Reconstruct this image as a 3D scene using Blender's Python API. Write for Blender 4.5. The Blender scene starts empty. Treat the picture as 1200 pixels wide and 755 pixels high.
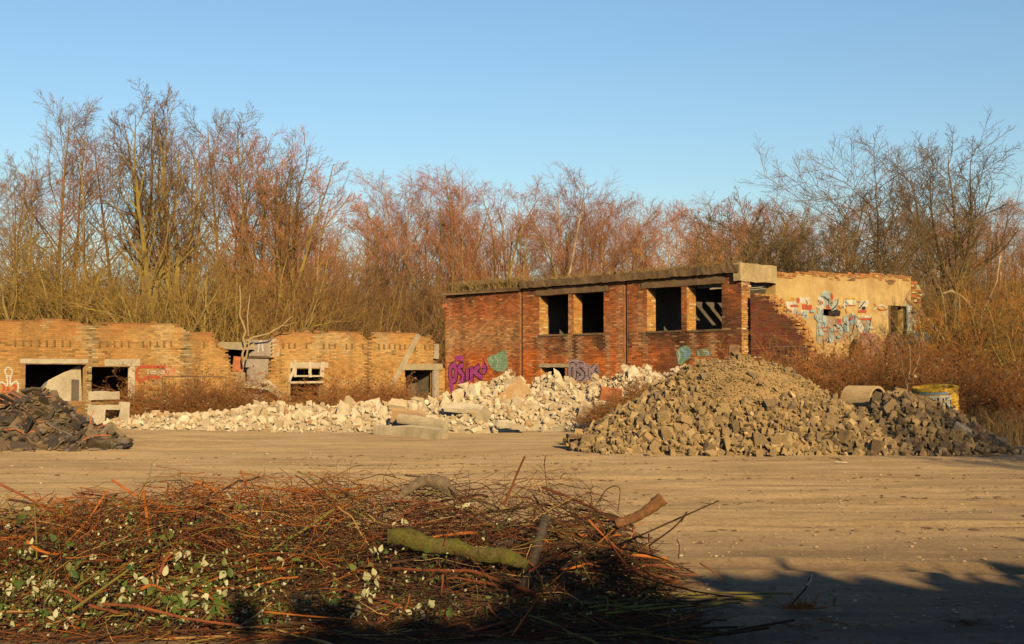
import bpy, bmesh, math, random
import numpy as np
from mathutils import Vector, Matrix, noise

SC = bpy.context.scene
COL = SC.collection
R = math.radians

# ------------------------------------------------------------------ camera
FPX = 1390.0                 # focal length in pixels of the 1200 x 755 photograph
CAMH = 1.7
TILT = math.atan(52.5 / FPX)
cd = bpy.data.cameras.new('camera')
cam = bpy.data.objects.new('camera', cd)
COL.objects.link(cam)
cam.location = (0, 0, CAMH)
cam.rotation_euler = (math.pi / 2 + TILT, 0, 0)
cd.sensor_width = 36.0
cd.lens = 36.0 * FPX / 1200.0
cd.clip_end = 3000
cd.clip_start = 0.1
SC.camera = cam

# ------------------------------------------------------------------ light
SUN_AZ = 16.0     # degrees to the right of the line from the scene back through the camera
SUN_EL = 18.0
SUN_STR = 5.0
SUN_COL = (1.0, 0.715, 0.35)
SKY_STR = 0.067
EXPO = 0.95
w = bpy.data.worlds.new('World')
SC.world = w
w.use_nodes = True
nt = w.node_tree
sky = nt.nodes.new('ShaderNodeTexSky')
sky.sky_type = 'NISHITA'
sky.sun_disc = False
sky.sun_elevation = R(SUN_EL)
sky.sun_rotation = R(180.0 - SUN_AZ)
sky.air_density = 1.5
sky.dust_density = 0.5
sky.ozone_density = 4.0
sky.altitude = 100
bg = nt.nodes['Background']
bg.inputs['Strength'].default_value = SKY_STR
tintn = nt.nodes.new('ShaderNodeMix')
tintn.data_type = 'RGBA'
tintn.blend_type = 'MULTIPLY'
tintn.inputs[0].default_value = 1.0
tintn.inputs[7].default_value = (0.99, 1.05, 1.14, 1.0)
nt.links.new(sky.outputs['Color'], tintn.inputs[6])
nt.links.new(tintn.outputs[2], bg.inputs['Color'])

ld = bpy.data.lights.new('sun', 'SUN')
ld.energy = SUN_STR
ld.color = SUN_COL
ld.angle = R(0.55)
lo = bpy.data.objects.new('sun', ld)
COL.objects.link(lo)
SDIR = Vector((math.sin(R(SUN_AZ)) * math.cos(R(SUN_EL)), -math.cos(R(SUN_AZ)) * math.cos(R(SUN_EL)), math.sin(R(SUN_EL))))
lo.rotation_euler = SDIR.to_track_quat('Z', 'Y').to_euler()
lo.location = (20, -40, 30)

SC.view_settings.view_transform = 'Standard'
SC.view_settings.look = 'None'
SC.view_settings.exposure = EXPO
SC.view_settings.gamma = 1.0
try:
    SC.cycles.max_bounces = 6
    SC.cycles.diffuse_bounces = 3
except Exception:
    pass


# ------------------------------------------------------------------ pixel helpers (turn a place in the photo into a place in the world)
def ray(px, py):
    u = (px - 600.0) / FPX
    v = (377.5 - py) / FPX
    y = math.cos(TILT) - v * math.sin(TILT)
    z = math.sin(TILT) + v * math.cos(TILT)
    return u / y, z / y


def at(px, py, Y):
    a, b = ray(px, py)
    return Vector((a * Y, Y, CAMH + b * Y))


def gnd(px, py):
    a, b = ray(px, py)
    Y = -CAMH / b
    return Vector((a * Y, Y, 0))


# ------------------------------------------------------------------ object helpers
def tag(o, label=None, cat=None, group=None, kind=None):
    if label: o['label'] = label
    if cat: o['category'] = cat
    if group: o['group'] = group
    if kind: o['kind'] = kind
    return o


def empty(name, loc=(0, 0, 0), rz=0.0, label=None, cat=None, group=None):
    o = bpy.data.objects.new(name, None)
    o.empty_display_size = 0.3
    COL.objects.link(o)
    o.location = loc
    o.rotation_euler = (0, 0, rz)
    return tag(o, label, cat, group)


def link(name, me, parent=None, kind=None):
    o = bpy.data.objects.new(name, me)
    COL.objects.link(o)
    if parent: o.parent = parent
    if kind: o['kind'] = kind
    return o


def copy_tree(o, parent=None):
    c = o.copy()
    COL.objects.link(c)
    c.parent = parent
    for ch in list(o.children):
        copy_tree(ch, c)
    return c


def npmesh(name, V, T, mat, smooth=False, tint=None, uv=None):
    """V (n,3) floats, T (m,k) ints"""
    V = np.asarray(V, dtype=np.float32)
    T = np.asarray(T, dtype=np.int32)
    me = bpy.data.meshes.new(name)
    m, k = T.shape
    me.vertices.add(len(V))
    me.vertices.foreach_set('co', V.ravel())
    me.loops.add(m * k)
    me.loops.foreach_set('vertex_index', T.ravel())
    me.polygons.add(m)
    me.polygons.foreach_set('loop_start', np.arange(0, m * k, k, dtype=np.int32))
    try:
        me.polygons.foreach_set('loop_total', np.full(m, k, dtype=np.int32))
    except Exception:
        pass
    me.polygons.foreach_set('use_smooth', np.full(m, smooth, dtype=bool))
    me.update(calc_edges=True)
    if tint is not None:
        a = me.attributes.new('tint', 'FLOAT_COLOR', 'POINT')
        c = np.ones((len(V), 4), dtype=np.float32)
        c[:, :3] = tint
        a.data.foreach_set('color', c.ravel())
    if uv is not None:
        l = me.uv_layers.new(name='UVMap')
        l.data.foreach_set('uv', np.asarray(uv, dtype=np.float32).ravel())
    if mat: me.materials.append(mat)
    return me


class MB:
    """collects boxes, prisms and tubes into one mesh"""
    def __init__(self):
        self.v = []; self.f = []

    def add(self, vs, fs):
        b = len(self.v)
        self.v += [tuple(p) for p in vs]
        self.f += [tuple(b + i for i in f) for f in fs]

    def box(self, a, b, M=None):
        (x0, y0, z0), (x1, y1, z1) = a, b
        vs = [Vector(p) for p in ((x0, y0, z0), (x1, y0, z0), (x1, y1, z0), (x0, y1, z0), (x0, y0, z1), (x1, y0, z1), (x1, y1, z1), (x0, y1, z1))]
        if M is not None: vs = [M @ p for p in vs]
        self.add(vs, [(0, 3, 2, 1), (4, 5, 6, 7), (0, 1, 5, 4), (1, 2, 6, 5), (2, 3, 7, 6), (3, 0, 4, 7)])

    def rough_box(self, a, b, rnd, j=0.03, M=None, n=3):
        """a box cut in a grid on its long axis with jittered corners, so that edges are chipped"""
        a = Vector(a); b = Vector(b)
        d = b - a
        ax = max(range(3), key=lambda i: abs(d[i]))
        o1, o2 = [i for i in range(3) if i != ax]
        rings = []
        for k in range(n + 1):
            ring = []
            for (p, q) in ((0, 0), (1, 0), (1, 1), (0, 1)):
                v = [0, 0, 0]
                v[ax] = a[ax] + d[ax] * k / n + rnd.uniform(-j, j)
                v[o1] = a[o1] + d[o1] * p + rnd.uniform(-j, j)
                v[o2] = a[o2] + d[o2] * q + rnd.uniform(-j, j)
                v = Vector(v)
                ring.append(M @ v if M is not None else v)
            rings.append(ring)
        vs = [p for r in rings for p in r]
        fs = [(3, 2, 1, 0), tuple(4 * n + i for i in range(4))]
        for k in range(n):
            for i in range(4):
                fs.append((4 * k + i, 4 * k + (i + 1) % 4, 4 * k + 4 + (i + 1) % 4, 4 * k + 4 + i))
        self.add(vs, fs)

    def tube(self, pts, rad, sides=8, cap=True):
        V_, T_ = tube_batch(np.array([pts], dtype=float), np.array([rad], dtype=float), sides)
        b = len(self.v)
        self.v += [tuple(p) for p in V_]
        self.f += [tuple(int(b + i) for i in f) for f in T_]
        if cap:
            n = len(pts)
            self.f.append(tuple(b + i for i in reversed(range(sides))))
            self.f.append(tuple(b + (n - 1) * sides + i for i in range(sides)))

    def build(self, name, mat, parent=None, kind=None, smooth=False, fixn=True, bevel=0.0):
        me = bpy.data.meshes.new(name)
        me.from_pydata(self.v, [], self.f)
        if fixn or bevel:
            bm = bmesh.new(); bm.from_mesh(me)
            bmesh.ops.recalc_face_normals(bm, faces=bm.faces)
            if bevel:
                bmesh.ops.bevel(bm, geom=list(bm.edges), offset=bevel, segments=1, affect='EDGES')
            bm.to_mesh(me); bm.free()
        if smooth:
            for p in me.polygons: p.use_smooth = True
        if mat: me.materials.append(mat)
        return link(name, me, parent, kind)


def tube_batch(P, Rd, sides):
    """P (N,n,3) polylines, Rd (N,n) radii -> verts, quads"""
    N, n, _ = P.shape
    T = np.empty_like(P)
    T[:, 1:-1] = P[:, 2:] - P[:, :-2]
    T[:, 0] = P[:, 1] - P[:, 0]
    T[:, -1] = P[:, -1] - P[:, -2]
    T /= np.linalg.norm(T, axis=2, keepdims=True) + 1e-9
    ref = np.tile(np.array([0.0, 0.0, 1.0]), (N, 1))
    flat = np.abs(T.mean(axis=1)[:, 2]) > 0.7
    ref[flat] = (1.0, 0.0, 0.0)
    U = np.cross(T, ref[:, None, :])
    U /= np.linalg.norm(U, axis=2, keepdims=True) + 1e-9
    W = np.cross(T, U)
    ang = np.arange(sides) * 2 * math.pi / sides
    ring = U[:, :, None, :] * np.cos(ang)[None, None, :, None] + W[:, :, None, :] * np.sin(ang)[None, None, :, None]
    V = P[:, :, None, :] + ring * Rd[:, :, None, None]
    V = V.reshape(-1, 3)
    i = np.arange(N)[:, None, None] * (n * sides)
    k = np.arange(n - 1)[None, :, None] * sides
    s = np.arange(sides)[None, None, :]
    s2 = (s + 1) % sides
    Q = np.stack([i + k + s, i + k + s2, i + k + sides + s2, i + k + sides + s], axis=-1).reshape(-1, 4)
    return V, Q


# ------------------------------------------------------------------ materials
def new_mat(name, rough=0.9, spec=0.2, droug=0.8):
    m = bpy.data.materials.new(name)
    m.use_nodes = True
    b = m.node_tree.nodes['Principled BSDF']
    b.inputs['Roughness'].default_value = rough
    b.inputs['Specular IOR Level'].default_value = spec
    b.inputs['Diffuse Roughness'].default_value = droug
    return m, m.node_tree, b


def nd(t, kind, **kw):
    n = t.nodes.new(kind)
    for k, v in kw.items():
        setattr(n, k, v)
    return n


def ramp(t, stops, interp='LINEAR'):
    n = t.nodes.new('ShaderNodeValToRGB')
    n.color_ramp.interpolation = interp
    e = n.color_ramp.elements
    while len(e) < len(stops): e.new(0.5)
    for i, (p, c) in enumerate(stops):
        e[i].position = p
        e[i].color = (*c, 1.0) if len(c) == 3 else c
    return n


def coords(t, scale=(1, 1, 1), kind='Object'):
    tc = nd(t, 'ShaderNodeTexCoord')
    mp = nd(t, 'ShaderNodeMapping')
    mp.inputs['Scale'].default_value = scale
    t.links.new(tc.outputs[kind], mp.inputs['Vector'])
    return mp.outputs['Vector']


def tex_noise(t, vec, scale, detail=4.0, rough=0.6):
    n = nd(t, 'ShaderNodeTexNoise')
    n.inputs['Scale'].default_value = scale
    n.inputs['Detail'].default_value = detail
    n.inputs['Roughness'].default_value = rough
    t.links.new(vec, n.inputs['Vector'])
    return n


def mixc(t, mode, fac, a, b):
    n = nd(t, 'ShaderNodeMix', data_type='RGBA', blend_type=mode)
    for sock, v in ((n.inputs[0], fac), (n.inputs[6], a), (n.inputs[7], b)):
        if isinstance(v, (int, float)): sock.default_value = v
        elif isinstance(v, tuple): sock.default_value = (*v, 1.0) if len(v) == 3 else v
        else: t.links.new(v, sock)
    return n.outputs[2]


def bump(t, b, height, strength=0.5, dist=0.02):
    n = nd(t, 'ShaderNodeBump')
    n.inputs['Strength'].default_value = strength
    n.inputs['Distance'].default_value = dist
    t.links.new(height, n.inputs['Height'])
    t.links.new(n.outputs['Normal'], b.inputs['Normal'])


def piece_random(t):
    """a number that differs per object and per loose piece"""
    oi = nd(t, 'ShaderNodeObjectInfo')
    ge = nd(t, 'ShaderNodeNewGeometry')
    a = nd(t, 'ShaderNodeMath', operation='ADD')
    t.links.new(oi.outputs['Random'], a.inputs[0])
    t.links.new(ge.outputs['Random Per Island'], a.inputs[1])
    f = nd(t, 'ShaderNodeMath', operation='FRACT')
    t.links.new(a.outputs[0], f.inputs[0])
    return f.outputs[0]


def mat_pieces(name, stops, rough=0.9, nscale=6.0, nlo=0.7, nhi=1.2, bstr=0.4, bdist=0.02, spec=0.2, stain=None, stain_scale=2.0):
    """colour differs per piece, with grain and fine relief"""
    m, t, b = new_mat(name, rough, spec)
    r = ramp(t, stops)
    t.links.new(piece_random(t), r.inputs[0])
    v = coords(t)
    n = tex_noise(t, v, nscale, 6.0)
    g = ramp(t, [(0.25, (nlo,) * 3), (0.75, (nhi,) * 3)])
    t.links.new(n.outputs['Fac'], g.inputs[0])
    c = mixc(t, 'MULTIPLY', 1.0, r.outputs[0], g.outputs[0])
    if stain:
        n2 = tex_noise(t, v, stain_scale, 5.0, 0.7)
        s = ramp(t, [(0.5, (0, 0, 0)), (0.68, (1, 1, 1))])
        t.links.new(n2.outputs['Fac'], s.inputs[0])
        c = mixc(t, 'MIX', s.outputs[0], c, stain)
    t.links.new(c, b.inputs['Base Color'])
    if bstr:
        n3 = tex_noise(t, v, nscale * 4, 5.0)
        bump(t, b, n3.outputs['Fac'], bstr, bdist)
    return m


def mat_tint(name, rough=0.92, nscale=9.0, nlo=0.65, nhi=1.25, bstr=0.35, bdist=0.01):
    """colour stored per brick in the mesh"""
    m, t, b = new_mat(name, rough, 0.15)
    a = nd(t, 'ShaderNodeAttribute', attribute_name='tint')
    v = coords(t)
    n = tex_noise(t, v, nscale, 6.0, 0.7)
    g = ramp(t, [(0.25, (nlo,) * 3), (0.75, (nhi,) * 3)])
    t.links.new(n.outputs['Fac'], g.inputs[0])
    c = mixc(t, 'MULTIPLY', 1.0, a.outputs['Color'], g.outputs[0])
    t.links.new(c, b.inputs['Base Color'])
    n3 = tex_noise(t, v, 60.0, 4.0)
    bump(t, b, n3.outputs['Fac'], bstr, bdist)
    return m


def mat_brick_tex(name, c1, c2, mortar, dirt):
    """wall core and reveals: bricks laid by the UV map, in metres"""
    m, t, b = new_mat(name, 0.93, 0.1)
    v = coords(t, kind='UV')
    br = nd(t, 'ShaderNodeTexBrick')
    br.inputs['Scale'].default_value = 1.0
    br.inputs['Brick Width'].default_value = 0.22
    br.inputs['Row Height'].default_value = 0.066
    br.inputs['Mortar Size'].default_value = 0.008
    br.inputs['Color1'].default_value = (*c1, 1)
    br.inputs['Color2'].default_value = (*c2, 1)
    br.inputs['Mortar'].default_value = (*mortar, 1)
    t.links.new(v, br.inputs['Vector'])
    o = coords(t)
    n = tex_noise(t, o, 2.5, 6.0, 0.7)
    s = ramp(t, [(0.48, (0, 0, 0)), (0.72, (0.8, 0.8, 0.8))])
    t.links.new(n.outputs['Fac'], s.inputs[0])
    c = mixc(t, 'MIX', s.outputs[0], br.outputs['Color'], dirt)
    t.links.new(c, b.inputs['Base Color'])
    iv = nd(t, 'ShaderNodeMath', operation='SUBTRACT')
    iv.inputs[0].default_value = 1.0
    t.links.new(br.outputs['Fac'], iv.inputs[1])
    bump(t, b, iv.outputs[0], 0.8, 0.012)
    return m


def mat_plain(name, base, vary, rough=0.9, scale=2.0, fine=25.0, streak=None, bstr=0.4, bdist=0.01, spec=0.2, lo=0.4, hi=0.65):
    """two tones mixed by noise, with optional vertical run-off streaks"""
    m, t, b = new_mat(name, rough, spec)
    v = coords(t)
    n = tex_noise(t, v, scale, 7.0, 0.65)
    s = ramp(t, [(lo, (0, 0, 0)), (hi, (1, 1, 1))])
    t.links.new(n.outputs['Fac'], s.inputs[0])
    c = mixc(t, 'MIX', s.outputs[0], base, vary)
    f = tex_noise(t, v, fine, 5.0, 0.7)
    g = ramp(t, [(0.3, (0.75,) * 3), (0.7, (1.2,) * 3)])
    t.links.new(f.outputs['Fac'], g.inputs[0])
    c = mixc(t, 'MULTIPLY', 1.0, c, g.outputs[0])
    if streak:
        v2 = coords(t, (1.3, 1.3, 0.25))
        n2 = tex_noise(t, v2, 2.2, 6.0, 0.7)
        s2 = ramp(t, [(0.5, (0, 0, 0)), (0.75, (0.55, 0.55, 0.55))])
        t.links.new(n2.outputs['Fac'], s2.inputs[0])
        c = mixc(t, 'MIX', s2.outputs[0], c, streak)
    t.links.new(c, b.inputs['Base Color'])
    if bstr: bump(t, b, f.outputs['Fac'], bstr, bdist)
    return m


def mat_leafy(name, stops, rough=0.6, trans=0.25):
    m, t, b = new_mat(name, rough, 0.3)
    r = ramp(t, stops)
    t.links.new(piece_random(t), r.inputs[0])
    t.links.new(r.outputs[0], b.inputs['Base Color'])
    return m


def mat_bark(name, c1, c2, moss=None, scale=3.0, vary=True):
    m, t, b = new_mat(name, 0.92, 0.1)
    v = coords(t, (1, 1, 0.35))
    n = tex_noise(t, v, scale, 6.0, 0.7)
    r = ramp(t, [(0.35, c1), (0.65, c2)])
    t.links.new(n.outputs['Fac'], r.inputs[0])
    c = r.outputs[0]
    if moss:
        n2 = tex_noise(t, coords(t), 1.3, 4.0)
        s = ramp(t, [(0.42, (0, 0, 0)), (0.6, (0.9, 0.9, 0.9))])
        t.links.new(n2.outputs['Fac'], s.inputs[0])
        c = mixc(t, 'MIX', s.outputs[0], c, moss)
    if vary:
        oi = nd(t, 'ShaderNodeObjectInfo')
        g = ramp(t, [(0.0, (0.75, 0.75, 0.75)), (1.0, (1.25, 1.2, 1.1))])
        t.links.new(oi.outputs['Random'], g.inputs[0])
        c = mixc(t, 'MULTIPLY', 1.0, c, g.outputs[0])
    t.links.new(c, b.inputs['Base Color'])
    nb = tex_noise(t, coords(t), scale * 9, 5.0, 0.7)
    bump(t, b, nb.outputs['Fac'], 0.7, 0.012)
    return m

# ================================================================== GROUND
def ground_mat():
    m, t, b = new_mat('yard_soil', 0.95, 0.1)
    v = coords(t)
    stre = coords(t, (0.22, 1.0, 1.0))
    big = tex_noise(t, coords(t, (0.5, 1.0, 1.0)), 0.35, 7.0, 0.65)
    st = tex_noise(t, stre, 1.6, 7.0, 0.7)
    a = ramp(t, [(0.3, (0.195, 0.142, 0.082)), (0.7, (0.258, 0.19, 0.109))])
    t.links.new(big.outputs['Fac'], a.inputs[0])
    s = ramp(t, [(0.36, (0.7, 0.68, 0.65)), (0.56, (1.0, 1.0, 1.0)), (0.75, (1.1, 1.09, 1.07))])
    t.links.new(st.outputs['Fac'], s.inputs[0])
    c = mixc(t, 'MULTIPLY', 1.0, a.outputs[0], s.outputs[0])
    st2 = tex_noise(t, coords(t, (0.07, 1.3, 1.0)), 2.0, 5.0, 0.65)
    s2 = ramp(t, [(0.56, (0, 0, 0)), (0.66, (0.7, 0.7, 0.7))])
    t.links.new(st2.outputs['Fac'], s2.inputs[0])
    c = mixc(t, 'MIX', s2.outputs[0], c, (0.12, 0.08, 0.052))
    dn = tex_noise(t, coords(t, (0.16, 0.8, 1.0)), 0.9, 6.0, 0.65)
    ds = ramp(t, [(0.55, (0, 0, 0)), (0.68, (0.3, 0.3, 0.3))])
    t.links.new(dn.outputs['Fac'], ds.inputs[0])
    c = mixc(t, 'MIX', ds.outputs[0], c, (0.14, 0.098, 0.06))
    tk = nd(t, 'ShaderNodeAttribute', attribute_name='tint')
    c = mixc(t, 'MIX', tk.outputs['Fac'], c, (0.115, 0.078, 0.047))
    fi = tex_noise(t, v, 22.0, 8.0, 0.75)
    g = ramp(t, [(0.3, (0.62,) * 3), (0.7, (1.28,) * 3)])
    t.links.new(fi.outputs['Fac'], g.inputs[0])
    c = mixc(t, 'MULTIPLY', 1.0, c, g.outputs[0])
    # dark earth of the near strip, painted darker still to deepen the foreground shadow
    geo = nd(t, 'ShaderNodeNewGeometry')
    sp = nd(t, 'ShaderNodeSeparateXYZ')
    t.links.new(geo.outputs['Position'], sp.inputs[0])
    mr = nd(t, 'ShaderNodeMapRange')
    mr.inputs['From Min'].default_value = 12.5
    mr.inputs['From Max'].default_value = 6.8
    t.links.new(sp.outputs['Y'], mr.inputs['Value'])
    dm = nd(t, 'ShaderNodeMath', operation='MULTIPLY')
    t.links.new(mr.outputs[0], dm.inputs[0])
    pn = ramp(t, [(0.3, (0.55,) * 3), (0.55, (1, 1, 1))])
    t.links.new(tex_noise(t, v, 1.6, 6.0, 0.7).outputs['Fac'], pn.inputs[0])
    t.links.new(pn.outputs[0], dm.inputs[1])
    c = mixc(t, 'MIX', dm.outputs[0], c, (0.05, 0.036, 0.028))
    t.links.new(c, b.inputs['Base Color'])
    h = nd(t, 'ShaderNodeMath', operation='ADD')
    t.links.new(fi.outputs['Fac'], h.inputs[0])
    t.links.new(st.outputs['Fac'], h.inputs[1])
    bump(t, b, h.outputs[0], 0.55, 0.03)
    return m


TABS = {}


def table(seed, shape):
    if (seed, shape) not in TABS: TABS[(seed, shape)] = np.random.default_rng(seed).uniform(-1, 1, shape)
    return TABS[(seed, shape)]


def fbm1(y, seed, octs=4, f=1.0):
    """cheap smooth 1-D noise"""
    tab = table(seed, 4096)
    out = 0; amp = 1.0
    for o in range(octs):
        q = y * f * 2 ** o + 1000
        i = np.floor(q).astype(int); fr = q - i
        fr = fr * fr * (3 - 2 * fr)
        out = out + amp * (tab[i % 4096] * (1 - fr) + tab[(i + 1) % 4096] * fr)
        amp *= 0.55
    return out


def fbm2(x, y, seed, octs=4, f=1.0):
    tab = table(seed, (256, 256))
    out = 0; amp = 1.0
    for o in range(octs):
        qx = x * f * 2 ** o + 500.3; qy = y * f * 2 ** o + 500.7
        i = np.floor(qx).astype(int); j = np.floor(qy).astype(int)
        fx = qx - i; fy = qy - j
        fx = fx * fx * (3 - 2 * fx); fy = fy * fy * (3 - 2 * fy)
        a = tab[i % 256, j % 256]; b_ = tab[(i + 1) % 256, j % 256]
        c = tab[i % 256, (j + 1) % 256]; d = tab[(i + 1) % 256, (j + 1) % 256]
        out = out + amp * ((a * (1 - fx) + b_ * fx) * (1 - fy) + (c * (1 - fx) + d * fx) * fy)
        amp *= 0.5
    return out


TRACKS = [(10.9, .035, 2), (12.6, .035, 2), (13.8, -.06, 5), (15.4, -.055, 5), (17.6, .03, 7), (19.4, .03, 7), (21.3, -.01, 8), (9.6, .12, 9)]


def wheel_tracks(x, y):
    """compacted wheel tracks that cross the yard: how deep in a track, and how much on its pushed-up rim"""
    t_ = 0.0; rim = 0.0
    for k, (y0, m, sd) in enumerate(TRACKS):
        d = y - (y0 + m * x + .35 * fbm1(x, sd, 2, .09))
        on = np.clip(.75 + .9 * fbm1(x, 40 + k, 3, .12), 0, 1)
        t_ = np.maximum(t_, np.exp(-(d / .19) ** 4) * on)
        rim = np.maximum(rim, np.exp(-((np.abs(d) - .27) / .08) ** 2) * on)
    return t_, rim


def ground_h(x, y):
    """small relief of the yard: long wheel ruts running across plus clods"""
    wob = 0.9 * fbm1(x, 5, 3, 0.11)
    h = 0.028 * fbm1(y * 1.0 + wob + 0.05 * x, 11, 4, 1.1) * np.clip(.5 + fbm2(x * .35, y * .8, 15, 3, .5), 0, 1.3)
    h = h + 0.018 * fbm2(x * 0.35, y * 1.2, 12, 4, 1.0)
    h = h + 0.010 * fbm2(x, y, 13, 4, 2.2)
    h = h + 0.03 * fbm2(x, y, 14, 2, 0.12)
    tr, q = wheel_tracks(x, y)
    return h - 0.035 * tr + 0.02 * q + 0.010 * tr * np.sin(x * 22.0 + y * 9.0)


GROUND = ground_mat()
gy = [2.0]
while gy[-1] < 52: gy.append(gy[-1] + max(0.03, gy[-1] * 0.0055))
gy = np.array(gy)
gx = np.arange(-22, 26.01, 0.14)
GX, GY = np.meshgrid(gx, gy)
edge = np.minimum.reduce([(GX + 22) / 3, (26 - GX) / 3, (GY - 2.0) / 0.6, (52 - GY) / 5, np.ones_like(GX)]).clip(0, 1)
GZ = ground_h(GX, GY) * edge
ny_, nx_ = GX.shape
V = np.stack([GX, GY, GZ], -1).reshape(-1, 3)
ii = (np.arange(ny_ - 1)[:, None] * nx_ + np.arange(nx_ - 1)[None, :]).ravel()
Q = np.stack([ii, ii + 1, ii + nx_ + 1, ii + nx_], -1)
# the rest of the land, out to the horizon, joined to the same sheet
base = len(V)
B = 1500.0
outer = np.array([(-B, -B, 0), (B, -B, 0), (B, B, 0), (-B, B, 0), (-22, 2, 0), (26, 2, 0), (26, gy[-1], 0), (-22, gy[-1], 0)])
V = np.vstack([V, outer])
OQ = np.array([(0, 1, 5, 4), (1, 2, 6, 5), (2, 3, 7, 6), (3, 0, 4, 7)]) + base
tr_ = wheel_tracks(GX, GY)[0] * edge * np.clip(.6 + .5 * fbm2(GX * .6, GY * 2, 33, 3, 1.0), 0, 1)
tint_ = np.concatenate([np.repeat(tr_.reshape(-1, 1), 3, axis=1) * .55, np.zeros((8, 3))])
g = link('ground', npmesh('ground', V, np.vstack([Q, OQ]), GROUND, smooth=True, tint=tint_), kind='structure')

# ================================================================== BRICK BUILDING HELPERS
class Frame:
    """a wall plane: s runs to the right along the wall, local y goes into the wall, z up"""
    def __init__(self, O, d):
        self.O = Vector((O[0], O[1])); self.d = Vector(d).normalized()
        self.rz = math.atan2(self.d.y, self.d.x)
        self.n = Vector((-self.d.y, self.d.x))      # inward

    def s(self, px):
        a = ray(px, 377.5)[0]
        # O + s d = (a Y, Y)
        return (a * self.O.y - self.O.x) / (self.d.x - a * self.d.y)

    def sz(self, px, py):
        a, b = ray(px, py)
        s = (a * self.O.y - self.O.x) / (self.d.x - a * self.d.y)
        Y = self.O.y + s * self.d.y
        return s, CAMH + b * Y

    def w(self, s, y, z):
        p = self.O + self.d * s + self.n * y
        return Vector((p.x, p.y, z))


def interp(pts):
    xs = np.array([p[0] for p in pts]); ys = np.array([p[1] for p in pts])
    return lambda s: float(np.interp(s, xs, ys))


def brick_skin(parent, s0, s1, z1, topfn, opens, colfn, mat, seed, y0=0.0, z0=0.0, rough=None, gaps=(), M=None, drop=0.004, name='brickwork', botfn=None):
    rnd = random.Random(seed)
    H = 0.066; L = 0.22
    vs = []; cs = []
    k = 0; z = z0
    while z < z1:
        off = (0.0, 0.125)[k % 2] + rnd.uniform(-.008, .008)
        a = s0 - off
        while a < s1:
            wdt = L if (k % 4 != 1) else L
            ivs = [(max(a, s0), min(a + wdt - 0.010, s1))]
            a += wdt
            zc = z + H * 0.5
            for (oa, ob, oc, od) in opens:
                if oc - 0.01 < zc < od + 0.01:
                    nv = []
                    for (p, q) in ivs:
                        if q <= oa or p >= ob: nv.append((p, q)); continue
                        if p < oa: nv.append((p, oa))
                        if q > ob: nv.append((ob, q))
                    ivs = nv
            for (ga, gb) in gaps:
                nv = []
                for (p, q) in ivs:
                    if q <= ga or p >= gb: nv.append((p, q)); continue
                    if p < ga: nv.append((p, ga - rnd.uniform(0, .07)))
                    if q > gb: nv.append((gb + rnd.uniform(0, .07), q))
                ivs = nv
            for (p, q) in ivs:
                if q - p < 0.035: continue
                sc = 0.5 * (p + q)
                if topfn(sc) + rnd.uniform(-.035, .02) < z + H * 0.9: continue
                if botfn and z < botfn(sc) + rnd.uniform(-.05, .05): continue
                if rnd.random() < drop: continue
                jit = 0.004
                if rough:
                    jit += rough(sc, zc)
                y = y0 + rnd.uniform(-jit, jit * 0.6)
                b = rnd.uniform(0, .003)
                vs.append((p + b, q - b, y, y0 + 0.035, z + rnd.uniform(0, .002), z + H - 0.008 - rnd.uniform(0, .003)))
                cs.append(colfn(sc, zc, rnd))
        z += H; k += 1
    A = np.array(vs)
    n = len(A)
    p, q, ya, yb, za, zb = A.T
    V = np.stack([np.stack(c, -1) for c in ((p, ya, za), (q, ya, za), (q, yb, za), (p, yb, za), (p, ya, zb), (q, ya, zb), (q, yb, zb), (p, yb, zb))], 1).reshape(-1, 3)
    if M is not None:
        Mn = np.array(M)
        V = V @ Mn[:3, :3].T + Mn[:3, 3]
    i = np.arange(n)[:, None, None] * 8
    F = np.array([(0, 1, 5, 4), (1, 2, 6, 5), (3, 0, 4, 7), (4, 5, 6, 7), (0, 3, 2, 1)])
    Q = (i + F[None]).reshape(-1, 4)
    tint = np.repeat(np.array(cs), 8, axis=0)
    return link(name, npmesh(name, V, Q, mat, tint=tint), parent, 'stuff')


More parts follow.
